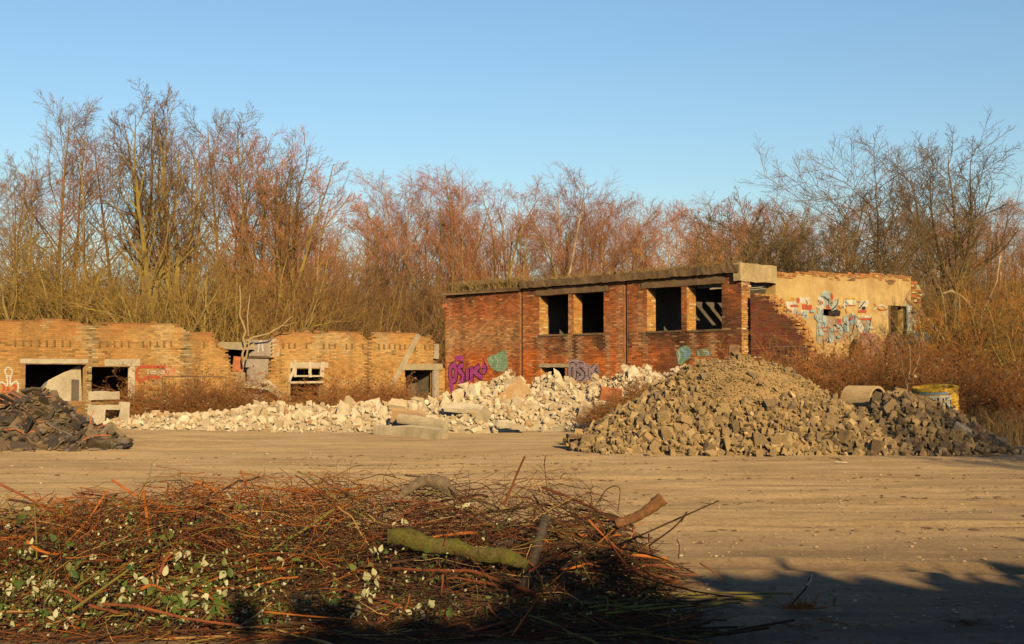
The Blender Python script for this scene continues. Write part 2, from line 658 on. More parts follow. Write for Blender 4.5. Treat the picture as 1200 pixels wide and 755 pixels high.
def wall_core(name, parent, s0, s1, topfn, opens, th, mat, lower=0.09, step=0.24, y0=0.008, gaps=()):
    br = {s0, s1}
    k = s0
    while k < s1: br.add(k); k += step
    for o in opens: br.add(o[0]); br.add(o[1])
    for g_ in gaps: br.add(g_[0]); br.add(g_[1])
    br = sorted(x for x in br if s0 <= x <= s1)
    cols = []
    for a, b in zip(br, br[1:]):
        if b - a < 1e-4: continue
        c = 0.5 * (a + b)
        if any(ga <= c <= gb for ga, gb in gaps): continue
        top = min(topfn(a + 1e-3), topfn(c), topfn(b - 1e-3)) - lower
        if top < 0.1: continue
        iv = [(0.0, top)]
        for (oa, ob, oc, od) in opens:
            if oa - 1e-4 <= c <= ob + 1e-4:
                nv = []
                for (p, q) in iv:
                    if q <= oc or p >= od: nv.append((p, q)); continue
                    if p < oc: nv.append((p, oc))
                    if q > od: nv.append((od, q))
                iv = nv
        for (p, q) in iv:
            if q - p > 0.02: cols.append((a, b, p, q))
    vs = []; fs = []; uvs = []
    F = [(0, 1, 5, 4), (1, 2, 6, 5), (2, 3, 7, 6), (3, 0, 4, 7), (4, 5, 6, 7)]
    for (a, b, p, q) in cols:
        o = len(vs)
        P = [(a, y0, p), (b, y0, p), (b, th, p), (a, th, p), (a, y0, q), (b, y0, q), (b, th, q), (a, th, q)]
        vs += P
        for i, f in enumerate(F + [(0, 3, 2, 1)]):
            fs.append([o + j for j in f])
            for j in f:
                x, y, z = P[j]
                uvs.append((x, z) if i in (0, 2) else ((y, z) if i in (1, 3) else (x, y)))
    return link(name, npmesh(name, np.array(vs), np.array(fs), mat, uv=np.array(uvs)), parent)


def lump(s, z, sc, seed=0.0):
    return noise.fractal(Vector((s * sc + seed, z * sc, seed * 1.7)), 0.8, 2.0, 3)


def mixt(a, b, f):
    f = max(0.0, min(1.0, f))
    return tuple(a[i] * (1 - f) + b[i] * f for i in range(3))


def decal(parent, frame_fn, pts, width, y, mat, name='graffiti', closed=False, seg=4):
    """a painted stroke: one ribbon that follows the points (s, z)"""
    P = [Vector((p[0], p[1])) for p in pts]
    Q = []
    n = len(P)
    rng = range(n if closed else n - 1)
    for i in rng:
        p0 = P[(i - 1) % n] if (closed or i > 0) else P[0]
        p1 = P[i]; p2 = P[(i + 1) % n]
        p3 = P[(i + 2) % n] if (closed or i + 2 < n) else P[-1]
        for k in range(seg):
            t = k / seg
            Q.append(0.5 * ((2 * p1) + (p2 - p0) * t + (2 * p0 - 5 * p1 + 4 * p2 - p3) * t * t + (3 * p1 - p0 - 3 * p2 + p3) * t ** 3))
    if not closed: Q.append(P[-1])
    L = []; Rr = []
    m = len(Q)
    for i in range(m):
        a = Q[(i - 1) % m] if (closed or i > 0) else Q[0]
        b = Q[(i + 1) % m] if (closed or i < m - 1) else Q[-1]
        d = (b - a)
        if d.length < 1e-6: d = Vector((1, 0))
        d.normalize()
        wv = width
        if not closed and i in (0, m - 1): wv = width * 0.55
        nrm = Vector((-d.y, d.x)) * wv * 0.5
        L.append(Q[i] + nrm); Rr.append(Q[i] - nrm)
    mb = MB()
    vs = []
    for i in range(m):
        vs.append((L[i].x, y, L[i].y)); vs.append((Rr[i].x, y, Rr[i].y))
    fs = []
    for i in range(m if closed else m - 1):
        j = (i + 1) % m
        fs.append((2 * i, 2 * i + 1, 2 * j + 1, 2 * j))
    mb.add(vs, fs)
    return mb.build(name, mat, parent, fixn=False)


def patch(parent, pts, y, mat, name='graffiti'):
    mb = MB()
    mb.add([(p[0], y, p[1]) for p in pts], [tuple(range(len(pts)))])
    return mb.build(name, mat, parent, fixn=False)


# ------------------------------------------------------------------ shared building materials
M_BRICK = mat_tint('brick_faces')
M_CORE_Y = mat_brick_tex('yellow_brick_core', (0.24, 0.15, 0.065), (0.2, 0.115, 0.045), (0.21, 0.155, 0.09), (0.09, 0.065, 0.04))
M_CORE_R = mat_brick_tex('red_brick_core', (0.20, 0.085, 0.038), (0.17, 0.07, 0.032), (0.25, 0.165, 0.10), (0.07, 0.04, 0.025))
M_CONC = mat_plain('old_concrete', (0.25, 0.215, 0.155), (0.185, 0.155, 0.105), scale=1.5, streak=(0.10, 0.08, 0.055))
M_CONC_L = mat_plain('pale_concrete', (0.31, 0.28, 0.22), (0.24, 0.205, 0.15), scale=2.0)
M_CONC_D = mat_plain('stained_concrete', (0.12, 0.08, 0.045), (0.065, 0.043, 0.026), scale=1.6, streak=(0.035, 0.024, 0.016))
M_GREYPL = mat_plain('grey_render', (0.235, 0.205, 0.185), (0.18, 0.155, 0.13), scale=1.6, streak=(0.13, 0.1, 0.08))
M_PLASTER = mat_plain('ochre_plaster', (0.31, 0.235, 0.11), (0.225, 0.15, 0.066), scale=1.1, streak=(0.17, 0.11, 0.05), bdist=0.006)
M_ROOM = mat_plain('dark_room', (0.09, 0.078, 0.065), (0.05, 0.045, 0.038), scale=1.0)  # even dark tone for room surfaces, joints and panel
M_WOODW = mat_plain('pale_timber', (0.34, 0.31, 0.25), (0.26, 0.22, 0.165), scale=3.0)
M_WOODB = mat_plain('brown_timber', (0.30, 0.20, 0.10), (0.2, 0.125, 0.06), scale=3.0)
M_RUST = mat_plain('rusty_sheet', (0.30, 0.11, 0.05), (0.2, 0.07, 0.035), scale=4.0)
M_STEEL = mat_plain('dull_steel', (0.10, 0.07, 0.05), (0.07, 0.042, 0.028), scale=6.0, rough=0.7)


def paint(name, c, c2=None, rough=0.8, joints=True, wear=0.30):
    c = tuple(x * .62 for x in c)
    c2 = tuple(x * .62 for x in c2) if c2 else tuple(x * 0.7 for x in c)
    m = mat_plain('paint_' + name, c, c2, rough=rough, scale=3.0, fine=14.0, bstr=0.0)
    t = m.node_tree
    b = t.nodes['Principled BSDF']
    out = t.nodes['Material Output']
    tr = nd(t, 'ShaderNodeBsdfTransparent')
    mx = nd(t, 'ShaderNodeMixShader')
    v = coords(t)
    f = ramp(t, [(wear, (1, 1, 1)), (wear + .16, (0, 0, 0))])
    t.links.new(tex_noise(t, v, 5.0, 7.0, 0.75).outputs['Fac'], f.inputs[0])
    fac = f.outputs[0]
    if joints:
        sp = nd(t, 'ShaderNodeSeparateXYZ'); t.links.new(v, sp.inputs[0])
        k = nd(t, 'ShaderNodeMath', operation='MULTIPLY'); t.links.new(sp.outputs['Z'], k.inputs[0]); k.inputs[1].default_value = 1 / 0.066
        fr_ = nd(t, 'ShaderNodeMath', operation='FRACT'); t.links.new(k.outputs[0], fr_.inputs[0])
        g_ = nd(t, 'ShaderNodeMath', operation='GREATER_THAN'); t.links.new(fr_.outputs[0], g_.inputs[0]); g_.inputs[1].default_value = .80
        h_ = nd(t, 'ShaderNodeMath', operation='MULTIPLY'); t.links.new(g_.outputs[0], h_.inputs[0]); h_.inputs[1].default_value = .6
        mxm = nd(t, 'ShaderNodeMath', operation='MAXIMUM'); t.links.new(fac, mxm.inputs[0]); t.links.new(h_.outputs[0], mxm.inputs[1])
        fac = mxm.outputs[0]
    t.links.new(fac, mx.inputs[0]); t.links.new(b.outputs[0], mx.inputs[1]); t.links.new(tr.outputs[0], mx.inputs[2])
    t.links.new(mx.outputs[0], out.inputs['Surface'])
    return m


P_PURPLE = paint('purple', (0.40, 0.07, 0.28), (0.30, 0.05, 0.25))
P_PLUM = paint('dark_plum', (0.035, 0.012, 0.03))
P_PINK = paint('pink', (0.55, 0.16, 0.24))
P_GREY = paint('lilac_grey', (0.36, 0.29, 0.33), (0.28, 0.2, 0.22))
P_BLACK = paint('black', (0.03, 0.022, 0.025))
P_TEAL = paint('teal', (0.24, 0.40, 0.28), (0.16, 0.27, 0.18))
P_BLUE = paint('sky_blue', (0.22, 0.40, 0.55), (0.14, 0.25, 0.4))
P_WHITE = paint('white', (0.62, 0.62, 0.58), (0.5, 0.47, 0.41))
P_RED = paint('red', (0.55, 0.09, 0.05), (0.42, 0.08, 0.04))
P_ORANGE = paint('orange', (0.62, 0.22, 0.04))
P_YELLOW = paint('yellow', (0.62, 0.42, 0.05))
P_PALEBL = paint('pale_blue', (0.42, 0.53, 0.56), (0.3, 0.38, 0.4))

# ================================================================== FRAMES OF THE TWO RANGES
dY = Vector((0.757, 0.653)).normalized()
dR = Vector((0.653, -0.757)).normalized()
CORNER = Vector((-2.806, 50.0))
FY = Frame(CORNER - dY * 21.0, dY)        # long yellow wall, ends at the corner (s = 21)
FR = Frame(CORNER, dR)                    # red wall, from the far corner towards the camera
LR = FR.s(869)
FE = Frame(FR.O + FR.d * LR, dY)          # short end with plaster wall


def yprof(fr, pix):
    return interp([fr.sz(px, py) for px, py in pix])


# ================================================================== YELLOW RANGE
yel = empty('ruined_outbuilding', (FY.O.x, FY.O.y, 0), FY.rz,
            'long low ruin of yellow brick with gaping window holes, left of the taller red ruin', 'building')
topA = yprof(FY, [(-70, 370), (0, 373), (60, 372), (94, 375), (101, 379), (112, 379.5), (116, 377), (198, 376.5), (211, 380), (222, 387), (247, 388), (256, 400), (266, 412), (272, 424), (277, 455), (279, 500)])
topB = yprof(FY, [(309, 500), (312, 455), (318, 424), (322, 392), (329, 387.5), (400, 387), (422, 388), (428, 395), (434, 396), (438, 388.5), (486, 387.5), (490, 392), (507, 393), (509, 424), (522, 431), (524, 440)])
sA0, sA1 = 0.0, FY.s(278.5)
sB0, sB1 = FY.s(309.5), 20.98


def rect(fr, x0, y0, x1, y1):
    """an opening given by its corners in the photo"""
    a, zt = fr.sz(x0, y0); b, zb = fr.sz(x1, y1)
    return (a, b, max(zb, 0.0), zt)


oA = rect(FY, 30, 426.5, 101, 488)
oA = (oA[0], oA[1], 0.55, oA[3])
oB = rect(FY, 107.5, 430, 155, 488); oB = (oB[0], oB[1], 0.5, oB[3])
oC = rect(FY, 337, 432.5, 379, 470); oC = (oC[0], oC[1], 0.35, oC[3])
oD = rect(FY, 474.5, 434, 510, 500); oD = (oD[0], oD[1], 0.0, oD[3])
pil = [(FY.s(101), FY.s(113)), (FY.s(213.5), FY.s(223))]
jnt = (FY.s(428.5), FY.s(434))


def col_yellow(s, z, rnd):
    n1 = lump(s, z, 0.6, 3.1)
    base = mixt((0.31, 0.195, 0.074), (0.275, 0.15, 0.05), 0.5 + n1)
    top = (topA if s < sA1 else topB)(s)
    d = top - z
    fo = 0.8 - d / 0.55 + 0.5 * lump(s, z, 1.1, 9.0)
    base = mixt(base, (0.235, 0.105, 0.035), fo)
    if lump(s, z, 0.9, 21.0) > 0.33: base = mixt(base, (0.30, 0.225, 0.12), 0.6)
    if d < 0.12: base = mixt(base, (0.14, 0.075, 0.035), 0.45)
    st = noise.noise(Vector((s * 2.6, z * .25, 4.0)))
    if st > .12: base = mixt(base, (0.10, 0.062, 0.03), min(.32, (st - .12) * 1.4))
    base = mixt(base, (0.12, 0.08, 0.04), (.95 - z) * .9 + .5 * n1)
    for a, b in pil:
        if a < s < b: base = mixt((0.29, 0.23, 0.13), (0.09, 0.065, 0.03), rnd.random() ** 1.5)
    if jnt[0] < s < jnt[1]: base = mixt(base, (0.08, 0.05, 0.028), 0.7)
    k = rnd.uniform(0.82, 1.14)
    if rnd.random() < 0.05: k *= 0.65
    if rnd.random() < 0.05: base = mixt(base, (0.24, 0.09, 0.035), 0.6)
    return tuple(c * k for c in base)


def rough_y(s, z):
    for a, b in pil:
        if a < s < b: return 0.05
    if jnt[0] < s < jnt[1]: return 0.035
    return 0.0


wall_core('wall', yel, sA0, sA1, topA, [oA, oB], 0.36, M_CORE_Y)
wall_core('wall', yel, sB0, sB1, topB, [oC, oD], 0.36, M_CORE_Y)
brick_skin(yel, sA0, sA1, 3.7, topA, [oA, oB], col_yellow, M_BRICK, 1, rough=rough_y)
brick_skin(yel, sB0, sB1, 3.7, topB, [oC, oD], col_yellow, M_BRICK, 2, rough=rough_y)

# row of upright header bricks sticking out under the parapet
mb = MB()
rnd = random.Random(5)
for (a, b, pa, pb) in ((sA0 + .1, FY.s(258), (0, 402), (258, 404)), (FY.s(331), FY.s(505), (331, 405), (505, 407))):
    z_a = FY.sz(*pa)[1]; z_b = FY.sz(*pb)[1]
    s = a
    while s < b:
        z = z_a + (z_b - z_a) * (s - a) / (b - a)
        skip = any(p - .05 < s < q + .05 for p, q in pil + [jnt]) or rnd.random() < 0.2
        if not skip:
            mb.rough_box((s, -0.06, z - rnd.uniform(.08, .12)), (s + 0.045, 0.03, z + 0.10), rnd, .006)
        s += 0.255 + rnd.uniform(-.012, .012)
o = mb.build('dentil_course', mat_plain('dentil_brick', (0.15, 0.09, 0.036), (0.10, 0.06, 0.026)), yel, 'stuff')

# lintels, one per opening
def lintel(parent, fr, x0, y0, x1, y1, mat, proud=0.03, deep=0.3, seed=0, name='lintel'):
    a, zt = fr.sz(x0, y0); b, zb = fr.sz(x1, y1)
    mb = MB(); r_ = random.Random(seed)
    mb.rough_box((a, -proud, zb), (b, deep, zt), r_, .012, n=6)
    return mb.build(name, mat, parent)


lintel(yel, FY, 24, 420.3, 103, 426.2, M_CONC_L, seed=1)
lintel(yel, FY, 122.5, 421, 164, 429, M_CONC_L, seed=2)
lintel(yel, FY, 340, 425, 384, 431.5, M_CONC_L, seed=3)
lintel(yel, FY, 470.5, 426.5, 518.5, 433.5, M_CONC, seed=4)

# timber jamb of the second opening, steel jamb of the doorway
mb = MB(); a, zt = FY.sz(153, 429); b, _ = FY.sz(158, 429); mb.rough_box((a, -.02, 0.5), (b, .2, zt), rnd, .008); mb.build('window_post', M_WOODW, yel)
mb = MB(); a, zt = FY.sz(508.5, 434); b, _ = FY.sz(513.5, 434); mb.rough_box((a, -.03, 0.2), (b, .12, zt), rnd, .006); mb.build('door_post', M_GREYPL, yel)
# the thick left reveal of the doorway, and the sunlit inner wall seen through it
mb = MB(); mb.box((oD[0] + .1, 0.8, 0.0), (oD[0] + .62, 1.0, 1.55)); mb.build('inner_wall', M_CORE_Y, yel)

# broken white sash left in the third opening
def sz_box(fr, x0, y0, x1, y1, ya, yb, mat, parent, name, seed=0, j=.006, tilt=0.0):
    a, zt = fr.sz(x0, y0); b, zb = fr.sz(x1, y1)
    mb = MB(); r_ = random.Random(seed)
    c = Vector(((a + b) / 2, (ya + yb) / 2, (zt + zb) / 2))
    M = Matrix.Translation(c) @ Matrix.Rotation(tilt, 4, 'Y') @ Matrix.Translation(-c)
    mb.rough_box((a, ya, zb), (b, yb, zt), r_, j, M)
    return mb.build(name, mat, parent)


for i, (x0, x1, y0, y1) in enumerate(((343.2, 346.2, 422.5, 442), (360.5, 364, 424, 442), (374.3, 378.3, 424.5, 442))):
    sz_box(FY, x0, y0, x1, y1, -.09, -.045, M_WOODW, yel, 'window_plank', i, j=.02, tilt=(.05, -.03, .07)[i])
sz_box(FY, 344, 440, 378.5, 441.6, -.035, .03, M_WOODW, yel, 'window_rail', 5)
sz_box(FY, 337, 447.2, 378.5, 449.2, -.035, .03, M_WOODW, yel, 'window_rail', 6)
sz_box(FY, 337.5, 431, 340, 470, -.02, .05, M_WOODB, yel, 'window_post', 7)
sz_box(FY, 339, 430, 341.5, 449, -.12, -.09, M_WOODW, yel, 'window_plank', 8, tilt=0.42)

# rooms behind the wall: floor to ceiling dark, roof slab gone over the gap
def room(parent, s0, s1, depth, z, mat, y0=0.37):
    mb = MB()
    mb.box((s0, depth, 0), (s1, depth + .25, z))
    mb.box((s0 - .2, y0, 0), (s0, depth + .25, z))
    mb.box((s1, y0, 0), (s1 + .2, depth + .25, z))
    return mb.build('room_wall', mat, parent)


def slab(parent, s0, s1, y0, y1, z0, z1, mat, name='roof_slab', seed=0, j=.02, n=10):
    mb = MB(); mb.rough_box((s0, y0, z0), (s1, y1, z1), random.Random(seed), j, n=n)
    return mb.build(name, mat, parent)


sgap0, sgap1 = FY.s(262), FY.s(322)
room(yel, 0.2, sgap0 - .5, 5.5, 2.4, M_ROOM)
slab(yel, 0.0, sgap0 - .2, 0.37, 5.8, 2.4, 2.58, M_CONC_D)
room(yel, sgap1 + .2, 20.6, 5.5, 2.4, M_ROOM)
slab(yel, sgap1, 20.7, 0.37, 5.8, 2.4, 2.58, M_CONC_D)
# sloping concrete stair flank lit inside the first opening
mb = MB()
pts = [FY.sz(101, 428), FY.sz(104, 500), FY.sz(62, 500), FY.sz(61, 452), FY.sz(66, 446)]
for yy in (0.5, 0.75): mb.v += [(p[0], yy, p[1]) for p in pts]
n = len(pts); mb.f = [tuple(range(n)), tuple(n + i for i in reversed(range(n)))] + [(i, n + i, n + (i + 1) % n, (i + 1) % n) for i in range(n)]
mb.build('stair_flank', M_CONC_L, yel)
mb = MB(); a, zt = FY.sz(90, 445); b, _ = FY.sz(98, 445); mb.box((a, 0.42, .2), (b, .48, zt)); mb.build('dark_panel', M_ROOM, yel)

# the collapsed bay between the two lengths of wall
sz_box(FY, 256, 400.5, 299, 410, 0.05, 0.4, M_CONC, yel, 'concrete_beam', 11, j=.015)
sz_box(FY, 299.5, 398, 321, 417.5, 0.25, 0.5, M_GREYPL, yel, 'render_panel', 12)
sz_box(FY, 320, 397, 327.5, 418, 0.0, 0.3, M_CONC_L, yel, 'concrete_post', 13)
g0, gz1 = FY.sz(289, 419.5); g1, _ = FY.sz(319.5, 419)
wa, wzt = FY.sz(289.5, 430.5); wb, wzb = FY.sz(297.5, 447)
gtop = interp([(g0 - 1, gz1), (g1 + 1, gz1 + .1)])
wall_core('render_wall', yel, g0, g1, gtop, [(wa, wb, wzb, wzt)], 0.55, M_GREYPL, lower=0, y0=.3)
sz_box(FY, 293, 418, 321, 419.6, 0.2, .8, M_CONC_D, yel, 'ledge', 14)
sz_box(FY, 279, 418, 290.5, 436, 0.32, .4, M_RUST, yel, 'rusty_sheet', 15, tilt=.12)
sz_box(FY, 276, 436, 289, 470, 0.1, .5, M_CORE_Y, yel, 'wall_stump', 16, j=.03)
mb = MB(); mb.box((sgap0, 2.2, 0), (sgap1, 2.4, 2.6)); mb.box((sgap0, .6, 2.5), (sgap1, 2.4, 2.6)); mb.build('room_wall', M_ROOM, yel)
sz_box(FY, 287, 452, 303, 456, -.3, .3, M_CONC_L, yel, 'broken_sill', 17, j=.03, tilt=.1)
sz_box(FY, 302, 449, 318, 455, -.5, -.2, M_CONC_L, yel, 'broken_sill', 18, j=.03, tilt=.62)
sz_box(FY, 305, 455, 322, 462, -.6, -.1, M_CONC, yel, 'broken_sill', 19, j=.03, tilt=.55)
# red dash painted on the grey render
decal(yel, None, [FY.sz(307, 439), FY.sz(310, 437.2), FY.sz(312.5, 437.5)], .05, .29, P_RED)
decal(yel, None, [FY.sz(306, 413), FY.sz(307.5, 402), FY.sz(310, 401), FY.sz(312, 412)], .06, .235, P_WHITE)

# leaning concrete post in front of the last bay
post = MB()
yw = FY.w(FY.s(490), 0, 0).y
p0 = at(490.5, 393, yw - .15); p1 = at(457, 456, yw - 1.5)
d = (p1 - p0); L_ = d.length
M = Matrix.Translation(p0) @ d.to_track_quat('Z', 'X').to_matrix().to_4x4()
post.rough_box((-.08, -.07, 0), (.08, .07, L_), random.Random(3), .01, M, n=5)
o = post.build('leaning_post', M_CONC)
tag(o, 'long square concrete post leaning diagonally against the yellow brick wall left of the doorway', 'concrete post')

# dark gap with a hanging panel beside the red wall
sz_box(FY, 507.8, 403, 517, 420.5, .15, .25, M_GREYPL, yel, 'hanging_panel', 21)
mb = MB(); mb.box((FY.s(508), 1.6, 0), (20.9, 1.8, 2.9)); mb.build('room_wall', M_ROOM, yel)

# graffiti on the yellow wall
S = FY.sz
YD = -0.012
def strokes(parent, fr, lst, width, mat, y, y2=None):
    for k, (pts, cl) in enumerate(lst):
        decal(parent, None, [fr.sz(*p) for p in pts], width, y - 0.0006 * k, mat, closed=cl)


strokes(yel, FY, [([(10, 430.5), (14, 435), (13, 440), (11, 441), (8, 440), (5.5, 436), (7, 432)], True),
                  ([(7.5, 440), (8.6, 447), (8.2, 452), (4, 449), (1, 448), (-2, 452), (-3, 460), (3, 466)], False),
                  ([(13, 440), (11.8, 446), (12.5, 452), (15, 449), (19, 447), (21.3, 451), (21, 457), (18.5, 461), (15, 462)], False)], .055, P_WHITE, YD)
strokes(yel, FY, [([(3, 450), (5, 455), (2, 459)], False), ([(8, 453), (10, 457), (6, 460)], False), ([(14, 453), (17, 451.5), (18.5, 454), (16, 458), (13.5, 457)], False)], .07, P_RED, YD)
for z_ in range(1):
    patch(yel, [S(166, 429), S(200, 428), S(205.5, 433), S(204.5, 441), S(190, 440.5), S(190, 429.5)][::-1], YD, paint('faded_pink', (0.55, 0.22, 0.13), (0.5, 0.3, 0.15)))
strokes(yel, FY, [([(194, 430), (172, 430), (164, 430.5), (160, 435), (159.5, 441), (162, 446), (167, 446.5), (170, 443), (178, 441.5), (188, 442.5)], False)], .1, P_RED, YD - .004)
strokes(yel, FY, [([(171.5, 434), (175.5, 433.4)], False), ([(173.3, 434), (173.3, 438.5)], False),
                  ([(176.5, 435.2), (178.3, 435.2), (178.3, 438), (176.5, 438)], True),
                  ([(182.5, 435), (180.2, 435.4), (180.2, 438), (182.8, 438)], False), ([(180.2, 436.5), (182.3, 436.3)], False),
                  ([(184, 438), (184.3, 434.8), (185.5, 437), (187, 434.4), (187.6, 438)], False),
                  ([(189.2, 434.6), (191.5, 434.6), (191.5, 437.6), (189.2, 437.6)], True),
                  ([(194.5, 432.5), (198, 432), (196.4, 435.5), (196, 437.5)], False),
                  ([(199, 436.5), (199.6, 439.5)], False), ([(206, 434), (208.5, 437), (211, 436)], False)], .035, P_WHITE, YD - .008)

# ================================================================== RED TWO-STOREY RUIN
red = empty('ruined_factory', (FR.O.x, FR.O.y, 0), FR.rz,
            'tall red brick ruin with flat concrete roof and four big empty window openings', 'building')
w1 = rect(FR, 632, 347, 666, 393); w2 = rect(FR, 672, 344.5, 707.5, 390.5)
w3 = rect(FR, 758, 336.5, 798.5, 387.5); w4 = rect(FR, 805, 334, 846, 386.5)
ZS, ZT = 2.93, 4.43
w1, w2, w3, w4 = [(a, b, ZS, ZT) for (a, b, _, _) in (w1, w2, w3, w4)]
bw = rect(FR, 633.5, 430.5, 662, 470); bw = (bw[0], bw[1], 0.9, bw[3])
WINS = [w1, w2, w3, w4, bw]
j1 = (FR.s(609.7), FR.s(612.2)); j2 = (FR.s(731.9), FR.s(734.4))
sL = FR.s(612)
rtop = interp([(0, 4.70), (sL, 4.70), (sL + .01, 4.72), (LR + 1, 4.74)])


def col_red(s, z, rnd):
    n1 = lump(s, z, 0.55, 1.3); n2 = lump(s, z, 1.6, 7.7)
    base = mixt((0.255, 0.088, 0.030), (0.215, 0.06, 0.019), 0.5 + 0.9 * n1)
    # pale bloom across the middle of the wall
    bl = math.exp(-((z - 2.9) / 0.75) ** 2) * (1.0 if s < j1[0] else 0.35) + 0.4 * n2
    base = mixt(base, (0.27, 0.15, 0.068), 0.8 * bl)
    # redder, newer-looking brick low down
    base = mixt(base, (0.31, 0.085, 0.018), 1.1 - abs(z - 1.75) / 0.75 + 0.7 * n1 + .3 * n2)
    # soot from the roof edge and below the sills
    soot = 0.75 - (4.7 - z) / 0.8 + 0.7 * n2
    for (a, b, c, d_) in (w1, w2, w3, w4):
        if a - .35 < s < b + .35 and z < c:
            soot = max(soot, 1.05 - (c - z) / 1.05 + 0.9 * n2)
    if s > j2[1]: soot = max(soot, 0.35 + 0.9 * n1 + .6 * n2)
    base = mixt(base, (0.05, 0.024, 0.016), 0.95 * soot)
    st = noise.noise(Vector((s * 2.2, z * .22, 8.0)))
    if st > .1: base = mixt(base, (0.045, 0.024, 0.018), min(.4, (st - .1) * 1.6))
    if st < -.22: base = mixt(base, (0.30, 0.2, 0.115), min(.5, (-st - .22) * 2.2))
    k = rnd.uniform(0.66, 1.3)
    if rnd.random() < 0.06: base = mixt(base, (0.09, 0.04, 0.03), 0.5)
    if rnd.random() < 0.05: base = mixt(base, (0.30, 0.2, 0.1), 0.5)
    return tuple(c * k for c in base)


def col_jamb(s, z, rnd):
    base = mixt((0.27, 0.16, 0.05), (0.25, 0.12, 0.036), 0.5 + lump(s, z, 2.0, 4.0))
    if rnd.random() < .12: base = mixt(base, (0.34, 0.28, 0.2), .7)
    k = rnd.uniform(0.75, 1.2)
    return tuple(c * k for c in base)


TH = 0.45
wall_core('wall', red, 0, LR, rtop, WINS, TH, M_CORE_R, lower=0.0, gaps=[j1, j2])
brick_skin(red, 0, LR, 4.72, rtop, WINS, col_red, M_BRICK, 11, gaps=[j1, j2])
for (a, b, c, d_) in WINS:
    # bricks of the left reveal, which faces right
    M = Matrix(((0, -1, 0, a), (1, 0, 0, 0), (0, 0, 1, 0), (0, 0, 0, 1)))
    brick_skin(red, 0.005, TH - .01, d_, lambda s: 9, [], col_jamb, M_BRICK, int(a * 10), y0=-0.006, z0=c, M=M, name='reveal_bricks')
# concrete lintels over the window pairs, over the basement window
slab(red, FR.s(628), FR.s(712), -.03, .4, ZT, 4.69, M_CONC_D, 'lintel', 1, .01)
slab(red, FR.s(752), FR.s(849.5), -.03, .4, ZT, 4.69, M_CONC_D, 'lintel', 2, .01)
slab(red, FR.s(632), FR.s(667), -.03, .4, bw[3] - .005, bw[3] + .13, M_CONC, 'lintel', 3, .01)
for (a, b, c, d_), sd in ((w1, 4), (w2, 5), (w3, 6), (w4, 7)):
    slab(red, a + .01, b - .01, -.03, .35, c - .07, c + .006, M_CONC_D, 'sill', sd, .01, n=4)
# recessed joint strips
for (a, b) in (j1, j2):
    mb = MB(); mb.box((a, .2, 0), (b, .3, 4.69)); mb.build('expansion_joint', M_ROOM, red)

# roof slabs: thin ragged slab on the left, thick fascia on the right in separate lengths
DEP = 9.0
slab(red, -0.15, sL - .02, -.12, DEP, 4.705, 4.84, M_CONC_D, 'roof_slab', 31, .035, 26)
xs = [sL, FR.s(733), LR + .02]
for i in range(2):
    a, b = xs[i] + .01, xs[i + 1] - .01
    # fascia upstand in front, roof plate behind; the last bay is partly stripped to beams
    mb = MB(); mb.rough_box((a, -.16, 4.745), (b, .12, 5.0), random.Random(40 + i), .017, n=36)
    mb.build('fascia', M_CONC_D, red)
for k, (a, b) in enumerate(((sL, FR.s(733) - .01), (FR.s(733) + .01, 12.6))):
    slab(red, a, b, .125, DEP, 4.75, 4.95, M_CONC_D, 'roof_slab', 60 + k, .01)
slab(red, 12.62, LR, .125, 1.3, 4.75, 4.95, M_CONC_D, 'roof_slab', 63, .02)
slab(red, 12.62, LR, 4.4, DEP, 4.75, 4.95, M_CONC_D, 'roof_slab', 64, .03)
for k, yy in enumerate((1.6, 2.3, 3.0, 3.7)):
    slab(red, 12.4, LR - .2, yy, yy + .16, 4.45, 4.7, M_CONC_L, 'roof_beam', 70 + k, .01)
# inside: back wall, cross walls, upper floor
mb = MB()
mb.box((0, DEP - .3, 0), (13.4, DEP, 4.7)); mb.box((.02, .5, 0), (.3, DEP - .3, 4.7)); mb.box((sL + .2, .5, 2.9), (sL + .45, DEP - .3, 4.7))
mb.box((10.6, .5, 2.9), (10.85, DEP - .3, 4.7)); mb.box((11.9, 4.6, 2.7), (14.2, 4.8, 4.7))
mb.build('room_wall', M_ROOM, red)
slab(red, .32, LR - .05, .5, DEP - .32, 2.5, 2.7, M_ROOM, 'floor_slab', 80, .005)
# blue paint in the second window
mb = MB()
for (x0, x1, z0, z1) in ((0.2, .35, 2.75, 3.7), (.35, .6, 2.75, 3.4), (.05, .2, 2.75, 3.2), (.6, .7, 2.75, 3.1)):
    mb.box((w2[0] + .9 + x0, 1.8, z0), (w2[0] + .9 + x1, 1.82, z1))
mb.build('blue_sheet', paint('dusty_blue', (0.05, 0.06, 0.14)), red)
# left end: broken brick with a small torn opening at the top
slab(red, -.06, .12, -.1, .3, 4.2, 4.35, M_RUST, 'torn_flashing', 90, .03)

# graffiti on the red wall: fat letters, dark outline under coloured body
def fat(parent, fr, letters, wout, win, mo, mi, y):
    k = 0
    for pts, cl in letters:
        decal(parent, None, [fr.sz(*p) for p in pts], wout, y - .0005 * k, mo, closed=cl); k += 1
    for pts, cl in letters:
        decal(parent, None, [fr.sz(*p) for p in pts], win, y - .006 - .0005 * k, mi, closed=cl); k += 1


